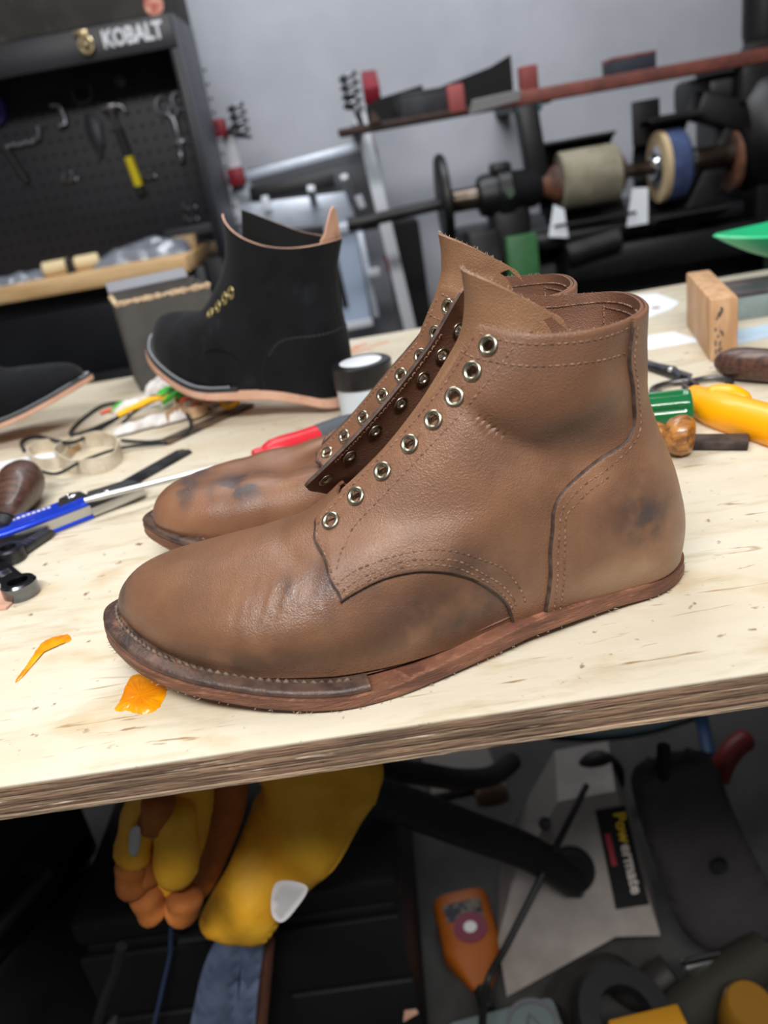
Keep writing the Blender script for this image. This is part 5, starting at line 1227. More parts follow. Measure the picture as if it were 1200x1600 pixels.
cpart(MB().span((cx0, 2.321, .60), (-.396, 2.58, .632), bev=.002), 'hutch_top', m_cab)
cpart(MB().span((-.416, 2.30, .05), (-.396, 2.32, .557), bev=.003), 'hutch_frame', m_cab)
cpart(MB().span((-.404, 2.321, .05), (-.390, 2.58, .632), bev=.002), 'side_panel', mat('side_panel_lit', rgb(62, 64, 72), .45))  # side of the black cabinet, its lit look put into a lighter colour
cpart(MB().span((-.468, 2.36, FLOOR + .06), (-.392, 2.80, .05), bev=.003), 'side_support', m_cab)
cpart(MB().span((-.60, 2.53, .105), (-.40, 2.559, .135), bev=.004), 'power_strip', mat('dark_grey_strip', rgb(60, 62, 68), .5))
t = text_mesh('brand_lettering', 'KOBALT', .052, mat('white_badge', rgb(206, 208, 214), .5), cab, (-.497 + 1.2, 2.2985 - 2.5, .5985 - FLOOR), (PI / 2, 0, 0), extrude=.0015, bold=.0016, spacing=.95); t.scale = (.80, 1.0, 1)
t['kind'] = 'stuff'
kk = MB(); kk.box((-.62, 2.292, .622), (.036, .012, .012), bev=.003); kk.cyl((-.612, 2.299, .60), (-.612, 2.285, .60), .010, 16); kk.tube([(-.612 + .016 * math.cos(a), 2.284, .594 + .018 * math.sin(a)) for a in [k * .4 for k in range(16)]], .005, 6, closed=True)
cpart(kk, 'lock_with_key', mat('key_brass', rgb(196, 176, 140), .3, .9))
# things on top of the hutch
m_case = mat('grey_brown_carton', rgb(58, 54, 52), .85, color2=rgb(44, 42, 40), scale=8, color3=rgb(84, 76, 66), scale3=16, lo3=.6, hi3=.75)
ct = empty('storage_carton', (-.9, 2.5, .636), (0, 0, 0), 'grey brown carton with round red label on top of the tool cabinet', 'carton')
MB().span((-1.0, -.17, 0), (.49, .20, .30), bev=.006).build('carton_body', m_case, ct)
MB().lathe([(0, 0), (.024, 0), (.024, .001), (0, .001)], (.466, -.1715, .022), (0, -1, 0), 24).build('round_label', mat('faded_red_label', rgb(160, 70, 58), .7, color2=rgb(200, 150, 130), scale=60), ct)

# tools on the pegboard: hung at y = 2.55
YP = 2.545
def hang(name, label, parts, cat, group='tools hung on the pegboard', at=(0, 0, 0)):
    r = empty(name, at, (0, 0, 0), label, cat, group)
    for mb, n, m in parts:
        mb.v = [(x - at[0], y - at[1], z - at[2]) for x, y, z in mb.v]; mb.build(n, m, r, smooth=60)
    return r
m_tool = mat('satin_tool_steel', rgb(140, 142, 150), .35, .9); m_dtool = mat('dull_tool_steel', rgb(74, 74, 80), .5, .7); m_ytool = mat('tool_yellow', rgb(226, 206, 20), .5)
hang('hammer', 'hammer with yellow and black grip hung on the pegboard', [
    (MB().cyl((-.687, YP, .480), (-.64, YP, .478), .013, 12, bev=.002).tube([(-.64, YP, .478), (-.628, YP, .474), (-.622, YP, .455)], [.009, .008, .004], 8), 'head', m_tool),
    (MB().tube([(-.665, YP, .478), (-.655, YP, .42)], .008, 10), 'shaft', m_dtool),
    (MB().tube([(-.655, YP, .42), (-.648, YP, .345)], .012, 10), 'grip', m_black), (MB().tube([(-.648, YP, .345), (-.640, YP, .265)], .013, 10), 'yellow_grip', m_ytool), (MB().tube([(-.640, YP, .265), (-.638, YP, .240)], .012, 10), 'butt', m_black)], 'hammer', at=(-.66, YP, .48))
hang('pliers', 'bright pliers with ring handles upward, hung right of the hammer', [
    (MB().tube([(-.515 + .019 * math.cos(a), YP, .458 + .022 * math.sin(a)) for a in [k * PI / 9 for k in range(18)]], .005, 6, closed=True), 'ring_handle', m_tool),
    (MB().tube([(-.468 + .019 * math.cos(a), YP, .462 + .022 * math.sin(a)) for a in [k * PI / 9 for k in range(18)]], .005, 6, closed=True), 'ring_handle', m_tool),
    (MB().tube([(-.508, YP, .438), (-.494, YP, .42), (-.492, YP, .38), (-.494, YP, .34)], [.008, .010, .009, .006], 8).tube([(-.478, YP, .442), (-.490, YP, .42)], .007, 8), 'jaw', m_tool),
    (MB().box((-.495, YP, .36), (.034, .012, .01), bev=.002).cyl((-.497, YP, .34), (-.500, YP, .305), .010, 10, bev=.002), 'clamp_tip', m_tool)], 'pliers', at=(-.49, YP, .46))
hang('tin_snips', 'dull flat pattern tool with pointed end, hung left of the hammer', [
    (MB().prism([(-.738, .47), (-.715, .472), (-.698, .44), (-.706, .40), (-.722, .355), (-.730, .355), (-.745, .40), (-.748, .44)], (0, YP + .004, 0), (1, 0, 0), (0, 0, 1), .006, bev=.001), 'plate', m_dtool),
    (MB().tube([(-.752, YP, .535), (-.752, YP, .515), (-.740, YP, .500), (-.712, YP, .502), (-.700, YP, .518), (-.700, YP, .538)], .007, 8), 'fork', m_dtool)], 'tool', at=(-.72, YP, .44))
hang('allen_key', 'short bright hook key at the upper left of the pegboard', [(MB().tube([(-.822, YP - .01, .508), (-.80, YP, .505), (-.795, YP, .475), (-.797, YP, .455), (-.818, YP - .01, .452)], [.009, .008, .006, .007, .006], 8), 'hook', m_tool)], 'hook', at=(-.80, YP, .50))
ck = [(MB().box((-.98 + k * .018, YP, .425 + .002 * (k % 2)), (.017, .012, .012), bev=.003), 'link', m_tool) for k in range(5)]
hang('chain_wrench', 'chain wrench with black handle at the far left of the pegboard', ck + [(MB().tube([(-.90, YP, .432), (-.882, YP, .436), (-.876, YP, .462)], .008, 8), 'hook_end', m_tool), (MB().tube([(-.985, YP, .42), (-.955, YP, .325)], .010, 8), 'handle', m_black)], 'wrench', at=(-.95, YP, .43))
def clip(x, z, label, nm='peg_clip'):
    hang(nm, label, [(MB().tube([(x - .02, YP, z - .008), (x - .012, YP - .012, z), (x - .008, YP - .012, z + .014)], .005, 6), 'prong', m_tool), (MB().tube([(x + .004, YP - .012, z - .006), (x + .014, YP - .012, z), (x + .016, YP - .01, z + .018)], .005, 6), 'prong', m_tool), (MB().box((x, YP + .006, z - .006), (.045, .006, .010), bev=.002), 'plate', m_tool)], 'clip', 'empty pegboard clips', (x, YP, z))
clip(-.832, .318, 'empty double clip low on the pegboard, under the hook key')
clip(-.512, .188, 'empty double clip at the lower right of the pegboard, upper one'); clip(-.515, .155, 'empty double clip at the lower right of the pegboard, lower one')
clip(-.606, .290, 'empty clip right of the yellow hammer grip')
hang('round_magnet', 'dark round magnet above the hammer on the pegboard', [(MB().lathe([(0, 0), (.008, 0), (.008, .01), (.016, .014), (.016, .022), (0, .024)], (-.612, YP + .012, .535), (0, -1, 0), 16), 'knob_body', m_dtool)], 'magnet', at=(-.61, YP, .535))
hang('blue_tape_roll', 'blue roll hung at the top left of the pegboard', [(MB().lathe([(.02, 0), (.045, 0), (.045, .03), (.02, .03)], (-.99, YP + .012, .525), (0, -1, 0), 24, closed=True), 'roll', mat('blue_roll', rgb(44, 40, 120), .6))], 'roll', at=(-.99, YP, .525))
# on the worktop
bg = empty('roller', (-.80, 2.31, .079 + .019), (0, 0, 0), 'cream coloured roller with black clip on the maple worktop', 'roller')
MB().cyl((-.10, 0, 0), (.05, .03, .0), .019, 22, bev=.004).build('roller_body', mat('cream_roller', rgb(226, 206, 164), .6), bg)
MB().box((-.018, -.004, 0), (.016, .046, .0385), bev=.002).build('clip', m_black, bg)
m_film = mat('clear_film', rgb(170, 176, 190), .2, trans=.55, coat=.5)
crumple((-.64, 2.38, .078), .13, .07, .05, m_film, 'crumpled clear plastic bag on the maple worktop', .1, 21, 'plastic_bag', 'bag', None)
crumple((-.98, 2.30, .078), .08, .05, .03, m_film, 'second clear plastic wrapper at the far left of the worktop', .3, 33, 'plastic_wrapper', 'wrapper', None)
tag(MB().box((-.53, 2.46, .097), (.07, .05, .037), bev=.004).build('small_carton', mat('kraft_small', rgb(188, 160, 122), .7)), 'small kraft carton at the right end of the maple worktop', 'carton')
# castors / round steel fittings hanging under the worktop
for x, z, l in ((-.60, .0, 'left'), (-.525, -.02, 'right')):
    r = empty('round_fitting', (x, 2.318, z), (0, 0, 0), '%s one of two round steel discs under the maple worktop end' % l, 'fitting', 'round steel discs')
    MB().lathe([(0, .0), (.028, .0), (.031, .004), (.031, .012), (.022, .016), (.012, .014), (0, .014)], (0, 0, 0), (0, -1, 0), 26).build('disc', m_tool, r)
    MB().cyl((0, -.012, 0), (0, -.022, 0), .006, 10, bev=.001).build('stud', m_chrome, r)

# ---------------------------------------------------------------- under the bench
m_chest = mat('black_tool_chest', rgb(13, 13, 16), .55, color2=rgb(9, 9, 11), scale=10)
ch = empty('tool_chest', (-.30, .93, FLOOR), (0, 0, 0), 'black tool chest under the bench with panel seams, behind the yellow gloves', 'chest')
MB().span((-.20, -.22, 0), (.206, .22, .30), bev=.012).build('body', m_chest, ch)
MB().span((-.205, -.225, .302), (.212, .225, .345), bev=.012).build('lid', m_chest, ch)
for x in (-.215, .02): MB().span((x + .022, -.232, .03), (x + .185, -.221, .17), bev=.004).build('drawer_front', m_chest, ch); MB().span((x + .012, -.232, .18), (x + .185, -.221, .29), bev=.004).build('drawer_front', m_chest, ch)
MB().tube([(-.06, -.222, .325), (-.06, -.25, .325), (.06, -.25, .325), (.06, -.222, .325)], .006, 8).build('handle', m_iron2, ch)
m_case2 = mat('black_hard_case', rgb(18, 18, 21), .5, color2=rgb(12, 12, 14), scale=12)
hc = empty('hard_case', (-.83, .86, FLOOR), (0, 0, -.45), 'black hard case standing at an angle under the left end of the bench', 'case')
MB().span((-.28, -.16, 0), (.24, .16, .26), bev=.015).build('lower_shell', m_case2, hc); MB().span((-.285, -.165, .268), (.245, .165, .50), bev=.015).build('upper_shell', m_case2, hc)
for x in (-.16, .10): MB().span((x, -.178, .22), (x + .05, -.166, .31), bev=.003).build('latch', m_black, hc)
MB().tube([(.246, -.05, .36), (.29, -.05, .36), (.29, .05, .36), (.246, .05, .36)], .010, 8).build('handle', m_black, hc)

# yellow work gloves hanging from a hook rail under the bench
m_glove = mat('yellow_grain_leather', rgb(246, 186, 50), .6, color2=rgb(226, 160, 32), scale=14, bump=.3, bscale=300); m_palm = mat('orange_brown_suede', rgb(176, 104, 44), .8, color2=rgb(146, 82, 34), scale=20, bump=.3)
m_wtag = mat('white_cloth_tag', rgb(206, 204, 204), .8)
rail = bench_part(MB().span((-.42, .64, -.06), (.02, .66, -TH - .0005), bev=.002), 'hook_rail', m_leg)
GN = Vector((0, -1, .35)).normalized()
g1 = empty('work_glove', (-.17, .60, -.10), (0, 0, 0), 'yellow leather work glove with wide cuff and white tag, right one of the hanging pair', 'glove', 'yellow work gloves')
O_ = Vector((-.17, .60, -.10))
cuff = [rel(p) for p in ((-.20, .63, -.10), (-.10, .63, -.08), (-0.0684, 0.61, -0.2644), (-0.0745, 0.6, -0.3118), (-0.1008, 0.59, -0.3502), (-0.1498, 0.58, -0.4011), (-0.1939, 0.57, -0.4294), (-0.2271, 0.57, -0.466), (-0.2618, 0.57, -0.4551), (-0.2797, 0.58, -0.4321), (-0.26, 0.58, -0.399), (-0.2318, 0.59, -0.3626), (-0.2019, 0.6, -0.3121), (-0.1861, 0.61, -0.2739))]
mb = pillow(cuff, GN, .075, grid=.008)
mb.v = [tuple(Vector(v) + GN * (.010 * math.sin((v[0] * .9 + v[2] * .35) * 75) * max(0, min(1, (-v[2]) / .25)))) for v in mb.v]; mb.build('cuff_and_hand', m_glove, g1, smooth=180)
tgp = [rel(p) for p in ((-0.1776, 0.535, -0.3448), (-0.1509, 0.535, -0.3551), (-0.167, 0.535, -0.3806), (-0.1835, 0.535, -0.3946), (-0.1902, 0.535, -0.3803))]
pillow(tgp, GN, .004, grid=.008).build('cloth_tag', m_wtag, g1, smooth=180)
pm = [rel(p) for p in ((-0.2464, 0.6, -0.2573), (-0.1982, 0.6, -0.2585), (-0.2047, 0.595, -0.305), (-0.2335, 0.585, -0.3567), (-0.265, 0.58, -0.398), (-0.2742, 0.58, -0.3782), (-0.2542, 0.59, -0.3237))]
pillow(pm, GN, .045, grid=.008).build('palm_patch', m_palm, g1, smooth=180)
def finger(pts, r, name, m, parent, flat=.9):
    P = spline([Vector(p) for p in pts], 5); n = len(P)
    rs = [r * (math.sqrt(max(0, 1 - (1 - min(1, (i + .3) / 3)) ** 2))) * (math.sqrt(max(0.02, 1 - (1 - min(1, (n - 1 - i + .15) / 3)) ** 2))) * (1 + .06 * math.sin(i * 1.1)) for i in range(n)]
    return MB().tube(P, rs, 14, flat=flat).build(name, m, parent, smooth=180)
g2 = empty('work_glove', (-.29, .62, -.10), (0, 0, 0), 'yellow work glove with brown fingertips curled downward, left one of the hanging pair', 'glove', 'yellow work gloves')
O_ = Vector((-.29, .62, -.10))
hand = [rel(p) for p in ((-.36, .63, -.10), (-.24, .63, -.10), (-0.2314, 0.61, -0.2652), (-0.2454, 0.6, -0.3274), (-0.2695, 0.59, -0.3728), (-0.2929, 0.585, -0.4003), (-0.3139, 0.585, -0.3906), (-0.3071, 0.59, -0.3391), (-0.2938, 0.6, -0.2928), (-0.2937, 0.61, -0.2614))]
pillow(hand, GN, .05, grid=.008).build('hand_back', m_glove, g2, smooth=180)
finger([rel(p) for p in ((-0.272, 0.585, -0.2542), (-0.2914, 0.58, -0.275), (-0.3094, 0.575, -0.3072), (-0.3223, 0.575, -0.3384))], .019, 'finger', m_glove, g2)
finger([rel(p) for p in ((-0.3178, 0.572, -0.33), (-0.3244, 0.57, -0.3522), (-0.3282, 0.575, -0.3759))], .017, 'fingertip', m_palm, g2)
finger([rel(p) for p in ((-0.2679, 0.565, -0.2514), (-0.2764, 0.565, -0.2732), (-0.2873, 0.57, -0.2947))], .016, 'finger', m_palm, g2)
finger([rel(p) for p in ((-0.3045, 0.582, -0.3056), (-0.3126, 0.58, -0.3442), (-0.3161, 0.578, -0.372))], .018, 'finger', m_palm, g2)
finger([rel(p) for p in ((-0.2642, 0.575, -0.2737), (-0.2709, 0.57, -0.316), (-0.2839, 0.57, -0.369))], .022, 'finger', m_glove, g2)
finger([rel(p) for p in ((-0.3182, 0.572, -0.3707), (-0.3165, 0.57, -0.3937), (-0.3134, 0.572, -0.4041))], .018, 'fingertip', m_palm, g2)
finger([rel(p) for p in ((-0.2793, 0.572, -0.3838), (-0.2862, 0.57, -0.4016), (-0.2965, 0.572, -0.4094))], .019, 'fingertip', m_palm, g2)
pillow([rel(p) for p in ((-0.2989, 0.552, -0.2752), (-0.2895, 0.552, -0.2755), (-0.2983, 0.548, -0.3014), (-0.3059, 0.548, -0.2983))], GN, .004, grid=.006).build('white_patch', m_wtag, g2, smooth=180)

g2.location = Vector((0, 0, .245)) + (g2.location - Vector((0, 0, .245))) * .90; g2.scale = (.89,) * 3
# blue grey apron strap and wooden stick
m_denim = mat('blue_grey_cloth', rgb(88, 100, 124), .85, color2=rgb(70, 82, 106), scale=30, bump=.3, bscale=900)
ap = empty('padded_cloth', (-.33, .66, -.60), (0, 0, 0), 'blue grey padded cloth hanging in front of the chest below the yellow gloves', 'cloth')
O_ = Vector((-.33, .66, -.60))
pillow([rel(p) for p in ((-0.2985, 0.655, -0.5469), (-0.2736, 0.655, -0.5476), (-0.2989, 0.655, -0.6349), (-0.3316, 0.655, -0.7514), (-0.3898, 0.655, -0.752), (-0.3542, 0.655, -0.6471), (-0.3253, 0.655, -0.5835))], (0, -1, .2), .035, grid=.012).build('padded_strip', m_denim, ap, smooth=180)
pillow([rel(p) for p in ((-0.2714, 0.655, -0.548), (-0.2483, 0.655, -0.5495), (-0.2748, 0.655, -0.6399), (-0.311, 0.655, -0.7558), (-0.3292, 0.655, -0.7519), (-0.2967, 0.655, -0.6354))], (0, -1, .2), .03, grid=.012).build('padded_strip', m_denim, ap, smooth=180)
tag(MB().tube([(-0.2564, 0.675, -0.5905), (-0.2854, 0.675, -0.691), (-0.3276, 0.675, -0.8395), (-.315, .69, FLOOR + .003)], .011, 10).build('wooden_stick', mat('reddish_stick', rgb(116, 74, 56), .6, color2=rgb(90, 56, 42), scale=20)), 'reddish brown wooden stick beside the blue grey cloth under the bench', 'stick')
tag(MB().tube([(-0.3613, 0.68, -0.5421), (-0.3774, 0.68, -0.5954), (-0.4085, 0.675, -0.6653), (-0.4397, 0.675, -0.7346)], .0025, 6).build('blue_wire', mat('dark_blue_wire', rgb(52, 66, 98), .5)), 'thin blue wire hanging under the yellow glove fingertips', 'wire')
tag(MB().tube(spline([(-0.3802, 0.6, -0.4747), (-0.3991, 0.6, -0.5139), (-0.4222, 0.6, -0.5518), (-0.4481, 0.6, -0.6021)], 5), .006, 8).build('hanging_buckle', m_black), 'black strap with buckle end hanging left of the blue wire', 'strap')

# grey machine housing on the floor with a label plate
m_hous = mat('grey_enamel_housing', rgb(150, 142, 136), .6, color2=rgb(128, 120, 116), scale=8, color3=rgb(112, 96, 88), scale3=5, lo3=.5, hi3=.8)
ho = empty('machine_housing', (0.1482, 0.84, -0.7925), (0, 0, 0), 'grey sheet metal machine housing with black label plate on the floor under the bench', 'housing')
O_ = Vector((0.1482, 0.84, -0.7925))
front = [rel(p) for p in ((0.1493, 0.9300, -0.6947), (0.2375, 0.9283, -0.6892), (0.2584, 0.8000, -0.8485), (0.1948, 0.8061, -0.8463), (0.0235, 0.7750, -0.8999), (0.0239, 0.8221, -0.8408), (0.0589, 0.8677, -0.7805))]
nn = (front[2] - front[0]).cross(front[4] - front[0]).normalized()
if nn.y > 0: nn = -nn
ux = Vector((1, 0, 0)); ux = (ux - nn * ux.dot(nn)).normalized(); uy = nn.cross(ux)
if uy.z < 0: uy = -uy
o2 = [(p.dot(ux), p.dot(uy)) for p in front]
mbh = MB(); V = [Vector(p) for p in front] + [Vector(p) + Vector((.02, .11, -.0)) for p in front]; k = len(front)
V = [Vector((p.x, p.y, max(p.z, FLOOR - O_.z + .001))) for p in V]
mbh.add(V, [tuple(range(k)), tuple(range(2 * k - 1, k - 1, -1))] + [(i, (i + 1) % k, k + (i + 1) % k, k + i) for i in range(k)]).build('shell', m_hous, ho, smooth=20)
c_, ux_, uy_ = V[0], (V[1] - V[0]).normalized(), (V[2] - V[1]).normalized()
lab = [rel(p) + nn * .004 for p in ((0.2017, 0.9154, -0.7085), (0.2464, 0.9145, -0.7059), (0.2516, 0.8277, -0.8144), (0.2028, 0.8290, -0.8169))]
pl = MB(); LV = lab + [p - nn * .0035 for p in lab]; pl.add(LV, [(0, 1, 2, 3), (7, 6, 5, 4)] + [(i, (i + 1) % 4, 4 + (i + 1) % 4, 4 + i) for i in range(4)]).build('label_plate', m_blk, ho, smooth=0)
down = ((lab[2] + lab[3]) / 2 - (lab[0] + lab[1]) / 2).normalized(); side = down.cross(nn).normalized()
if side.z < 0 and abs(side.z) > abs(side.x): side = -side
Rt = Matrix((down, nn.cross(down), nn)).transposed()
cc = (lab[0] + lab[1] + lab[2] + lab[3]) / 4
rr = ((lab[1] + lab[2]) - (lab[0] + lab[3])).normalized()
t1 = text_mesh('plate_lettering', 'Pow', .024, mat('label_yellow', rgb(214, 176, 30), .6), ho, cc - down * .040 + rr * .010 + nn * .0012, Rt.to_euler(), .0004, .0006); t1['kind'] = 'stuff'
t2 = text_mesh('plate_lettering', 'ermate', .024, mat('label_white', rgb(200, 190, 180), .6), ho, cc + down * .018 + rr * .010 + nn * .0012, Rt.to_euler(), .0004, .0006); t2['kind'] = 'stuff'
MB().box(cc - rr * .013 - down * .012 + nn * .0012, (.045, .008, .0006), Rt).build('red_print_bar', mat('label_red', rgb(150, 30, 44), .6), ho)
m_hose = mat('black_rubber_hose', rgb(20, 20, 22), .6, bump=.2)
pt = rel((0.1502, 0.8693, -0.7707)) + nn * .002
MB().lathe([(0, 0), (.034, 0), (.034, .006), (.026, .008), (.026, .03), (0, .03)], pt, nn, 24).build('hose_port', m_blk, ho)
for px_ in ((.05, .03), (.03, -.07)):
    MB().lathe([(0, 0), (.010, 0), (.010, .004), (0, .005)], pt + ux_ * (px_[0] - .05) + uy_ * px_[1] + nn * .001, nn, 14).build('bolt', m_dsteel, ho)
tag(MB().tube(spline([(-0.1174, 0.74, -0.4409), (-0.0617, 0.75, -0.4882), (0.0119, 0.77, -0.5641), (0.0844, 0.79, -0.639), (0.1428, 0.8336, -0.7501)], 6), [.024] * 25, 14).build('vacuum_hose', m_hose), 'thick black hose running from the chest into the grey housing port', 'hose')
tag(MB().tube(spline([(-0.1425, 0.84, -0.4867), (-0.0529, 0.86, -0.5355), (0.0073, 0.92, -0.6145), (0.0586, 0.98, -0.6724), (0.0979, 1.05, -0.7137)], 6), .016, 12).build('black_hose', m_hose), 'thinner black hose behind the thick one, close under the bench edge', 'hose')
tag(MB().tube(spline([(0.2564, 1, -0.7477), (0.2557, 1, -0.7149), (0.2341, 1, -0.6894), (0.2097, 1, -0.7008), (0.2002, 1, -0.7397)], 6), .014, 12).build('bent_hose', m_hose), 'short black hose bent in an arch above the grey housing', 'hose')
tag(MB().tube(spline([(0.1908, 0.915, -0.6574), (0.1677, 0.875, -0.6492), (0.1347, 0.82, -0.6404), (0.0808, 0.76, -0.6709), (0.0297, 0.72, -0.7201), (-0.0031, 0.7, -0.761), (-0.0207, 0.6, -0.7282)], 6), .005, 8).build('power_cord', m_hose), 'thin black power cord crossing in front of the grey housing', 'cord')
tag(MB().tube(spline([(0.1739, 1.1, -0.7153), (0.2556, 1.12, -0.7505), (0.3526, 1.14, -0.7709), (0.4525, 1.16, -0.7709)], 6), .008, 8).build('teal_cable', mat('dark_teal_cable', rgb(48, 62, 66), .5)), 'dark teal cable sagging just below the bench edge at right', 'cable')
# white box and bracket behind
wbx = empty('switch_box', (0.152, 1.3, -1.054), (0, 0, -.15), 'grey steel switch box with a white face, behind the thick black hose', 'box')
O_ = Vector((0.152, 1.3, -1.054))
MB().box((0, .06, -.02), (.17, .10, .07), (.0, .1, 0), .006).build('box_body', m_rackgrey, wbx); MB().box((-.005, .005, .02), (.09, .012, .055), (0, .1, 0), .003).build('white_face', m_wtag, wbx); MB().box((0, .03, .055), (.18, .06, .006), (0, .1, 0), .001).build('top_plate', m_dsteel, wbx)
MB().span((-.08, .02, FLOOR - O_.z), (.08, .10, -.03)).build('stand', m_rackgrey, wbx)
bx = empty('vented_box', (0.007, 1.18, -0.9287), (0, 0, .1), 'grey box with a dark slot and tan knob, behind the thick black hose', 'box')
O_ = Vector((0.007, 1.18, -0.9287))
MB().span((-.06, 0, FLOOR - O_.z), (.08, .16, .05), bev=.008).build('box_body', mat('dull_grey_box', rgb(96, 92, 88), .7), bx); MB().box((-.015, -.002, .0), (.055, .006, .022), bev=.001).build('slot', m_blk, bx); MB().lathe([(0, 0), (.03, 0), (.03, .03), (.02, .035), (0, .035)], (.055, 0, .035), (0, -1, .2), 20).build('knob', mat('tan_knob', rgb(126, 100, 82), .6), bx)

# orange bottle with label
a, b = Vector((-0.01, 0.7656, -0.865)), Vector((-0.0247, 0.9231, -0.865)); d = (b - a); u = d.normalized()
ob = empty('orange_bottle', a, (0, 0, math.atan2(d.y, d.x)), 'orange plastic bottle with a pink round label lying on the floor under the bench', 'bottle')
Lb = d.length
def bot(uu, v):
    x = Lb * v; k = min(1, .30 + 1.9 * v) if v < .37 else 1; e = math.sqrt(max(.02, 1 - max(0, (v - .94) / .06) ** 2)); a = 2 * PI * uu
    c, s = math.cos(a), math.sin(a); return Vector((x, .045 * k * e * math.copysign(abs(c) ** .6, c), .028 * k * e * math.copysign(abs(s) ** .6, s)))
MB().grid(bot, 32, 24, cu=True).build('bottle_body', mat('orange_plastic', rgb(140, 72, 10), .5), ob, smooth=60)
MB().cyl((-.03, 0, 0), (.004, 0, 0), .012, 16, bev=.002).build('cap', m_black, ob)
MB().prism([(Lb * .62, -.028), (Lb * .82, -.030), (Lb * .82, .030), (Lb * .62, .028)], (0, 0, .0275), (1, 0, 0), (0, 1, 0), .0012).build('label', mat('pale_label', rgb(96, 90, 78), .6, color2=rgb(30, 32, 44), scale=60, lo=.45, hi=.5), ob)
MB().lathe([(.010, 0), (.026, 0), (.026, .0014), (.010, .0014)], (Lb * .52, -.004, .0282), (0, 0, 1), 24, closed=True).build('round_badge', mat('pink_badge', rgb(110, 44, 62), .6), ob)
MB().lathe([(0, 0), (.010, 0), (.010, .0014), (0, .0014)], (Lb * .52, -.004, .0282), (0, 0, 1), 18).build('badge_centre', m_wtag, ob)
# dark rounded cover, stub post and hole
cv = empty('machine_cover', (0.3211, 0.8, -0.6915), (0, 0, 0), 'large dark rounded plastic cover with a drilled hole leaning at the right under the bench', 'cover')
O_ = Vector((0.3211, 0.8, -0.6915))
mbc = pillow([rel(p) for p in ((0.2368, 0.84, -0.5803), (0.2792, 0.85, -0.5599), (0.3334, 0.85, -0.5589), (0.3522, 0.84, -0.5806), (0.3778, 0.81, -0.6772), (0.4259, 0.77, -0.8147), (0.3976, 0.765, -0.8365), (0.3165, 0.76, -0.8345), (0.2775, 0.77, -0.7977), (0.2506, 0.8, -0.6899))], (-.05, -1, .25), .05, grid=.012, power=.35)
mbc.build('cover_shell', mat('charcoal_plastic', rgb(58, 54, 56), .6, color2=rgb(48, 45, 47), scale=10), cv, smooth=60)
MB().cyl(rel((0.2769, 0.83, -0.5901)), rel((0.2772, 0.825, -0.519)), .009, 14, bev=.002).build('stub_post', m_blk, cv)
MB().lathe([(.0, 0), (.006, 0), (.0062, .003), (.010, .003), (.010, 0), (.011, -.003)], rel((0.3284, 0.765, -0.6817)), (0, -1, .25), 20).build('drilled_hole', m_dsteel, cv)
MB().lathe([(0, .0031), (.006, .0031), (.006, .0034), (0, .0034)], rel((0.3284, 0.765, -0.6817)), (0, -1, .25), 16).build('hole_core', m_blk, cv)
db = empty('dark_crate', (.66, 1.02, FLOOR), (0, 0, -.35), 'dark crate with a steel edge strip at the right edge under the bench', 'crate')
MB().span((-.10, -.10, 0), (.30, .25, .40), bev=.01).build('crate_body', m_case2, db); MB().span((-.106, -.106, .401), (.30, -.09, .412), bev=.001).build('edge_strip', m_steel, db)
tag(MB().tube(spline([(0.4025, 0.95, -0.718), (0.412, 0.95, -0.6837), (0.4336, 0.96, -0.6662), (0.4596, 0.97, -0.662)], 5), [.008] + [.017] * 13 + [.014, .008], 12).build('red_hose_grip', mat('dull_red_plastic', rgb(112, 32, 30), .5)), 'curved red grip above the dark cover at the right', 'grip')
tag(MB().tube(spline([(0.4313, 1.1, -0.7077), (0.4323, 1.08, -0.7331), (0.4251, 1.04, -0.7529)], 5), .011, 10).build('blue_hose', mat('dull_blue_hose', rgb(58, 82, 120), .5)), 'dull blue hose coming down from the bench at right', 'hose')
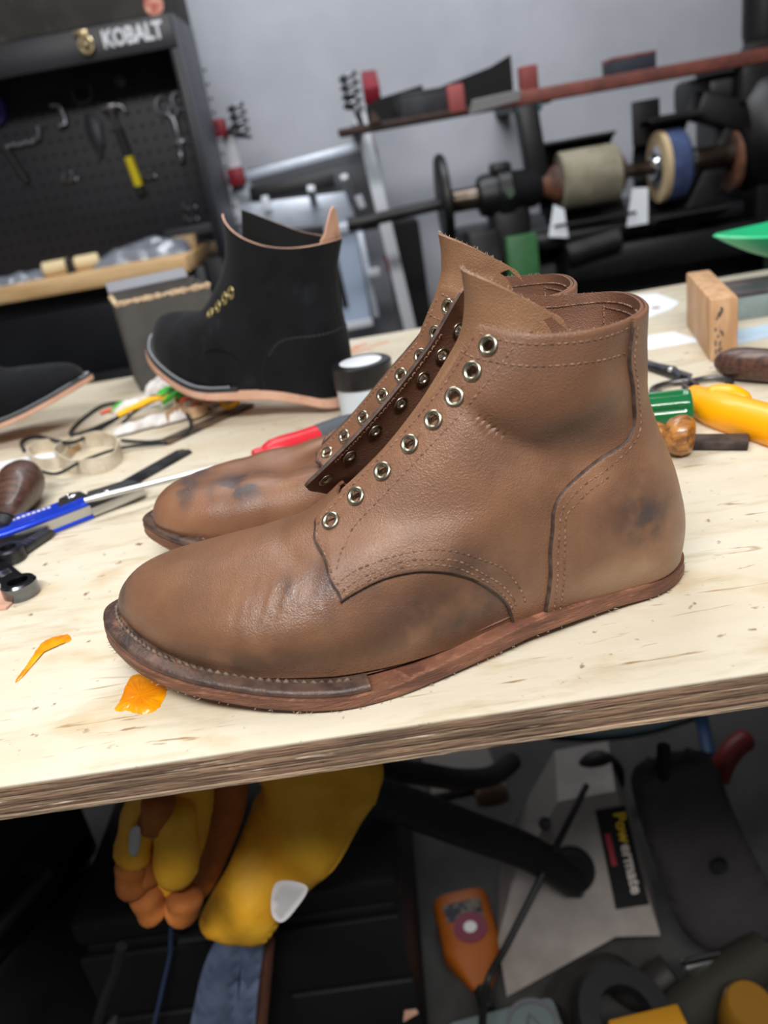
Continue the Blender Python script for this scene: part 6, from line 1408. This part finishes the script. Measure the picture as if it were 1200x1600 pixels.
# clutter at the bottom right of the floor
m_bhose = mat('brown_black_hose', rgb(36, 32, 30), .6, color2=rgb(24, 22, 21), scale=12)
tag(MB().tube(spline([(0.0832, 0.7102, -0.86), (0.1227, 0.7577, -0.87), (0.172, 0.77, -0.87), (0.2071, 0.7361, -0.87), (0.2548, 0.7436, -0.85)], 6), .026, 12).build('ribbed_hose', m_bhose), 'thick dark ribbed hose lying in the clutter at the bottom right', 'hose')
rg = MB().lathe([(.035, -.012), (.060, -.012), (.064, 0), (.060, .012), (.035, .012)], (0.1639, 0.6599, -0.8), (.2, -.3, 1), 30, closed=True).build('rubber_ring', m_hose); tag(rg, 'black rubber ring in the clutter at the bottom right', 'ring')
tag(MB().cyl((0.2553, 0.7008, -0.78), (0.3123, 0.705, -0.78), .010, 16, bev=.002).build('chrome_tube', m_chrome), 'short chrome tube in the clutter right of the grey housing', 'tube')
tag(MB().tube(spline([(0.2367, 0.6696, -0.83), (0.2923, 0.6846, -0.8), (0.367, 0.7041, -0.78)], 6), .030, 12).build('canvas_roll', mat('dark_olive_roll', rgb(38, 36, 27), .8)), 'dark olive canvas roll at the bottom right edge', 'roll')
tag(MB().lathe([(0, 0), (.028, 0), (.030, .004), (.030, .05), (.026, .056), (0, .056)], (0.3013, 0.633, -0.8), (.1, -.2, 1), 24).build('jar', mat('dull_yellow_cap', rgb(130, 90, 20), .5)), 'yellow jar top in the clutter at the bottom right corner', 'jar')
tag(MB().box((0.1815, 0.6188, -0.76), (.09, .03, .02), (0, 0, .1), .004).build('yellow_level', mat('dull_yellow_level', rgb(180, 126, 26), .5)), 'yellow bar just showing at the bottom edge of the picture', 'bar')
# teal white case at the bottom
tc_ = empty('pale_case', (0.0158, 0.6377, -0.8), (0, 0, .12), 'pale green grey plastic case with an embossed ring at the bottom of the picture', 'case')
MB().span((-.075, -.10, FLOOR + .80), (.075, .06, .0), bev=.012).build('case_body', mat('pale_green_grey_plastic', rgb(104, 116, 116), .5), tc_)
MB().lathe([(.028, 0), (.034, 0), (.034, .003), (.028, .003)], (.035, .025, .0), (0, 0, 1), 28, closed=True).build('embossed_ring', m_rackgrey, tc_)
MB().tube([(.022, .012, .002), (.035, .038, .002), (.048, .012, .002)], .0025, 6).build('embossed_mark', m_rackgrey, tc_)
tag(MB().prism([(0, 0), (.022, .012), (.012, .05)], (-.12, .698, -.805), (1, 0, 0), (0, .1, 1), .002).build('pink_leather_scrap', m_nude), 'pointed pink leather scrap stuck on the black chest, bottom centre', 'scrap')
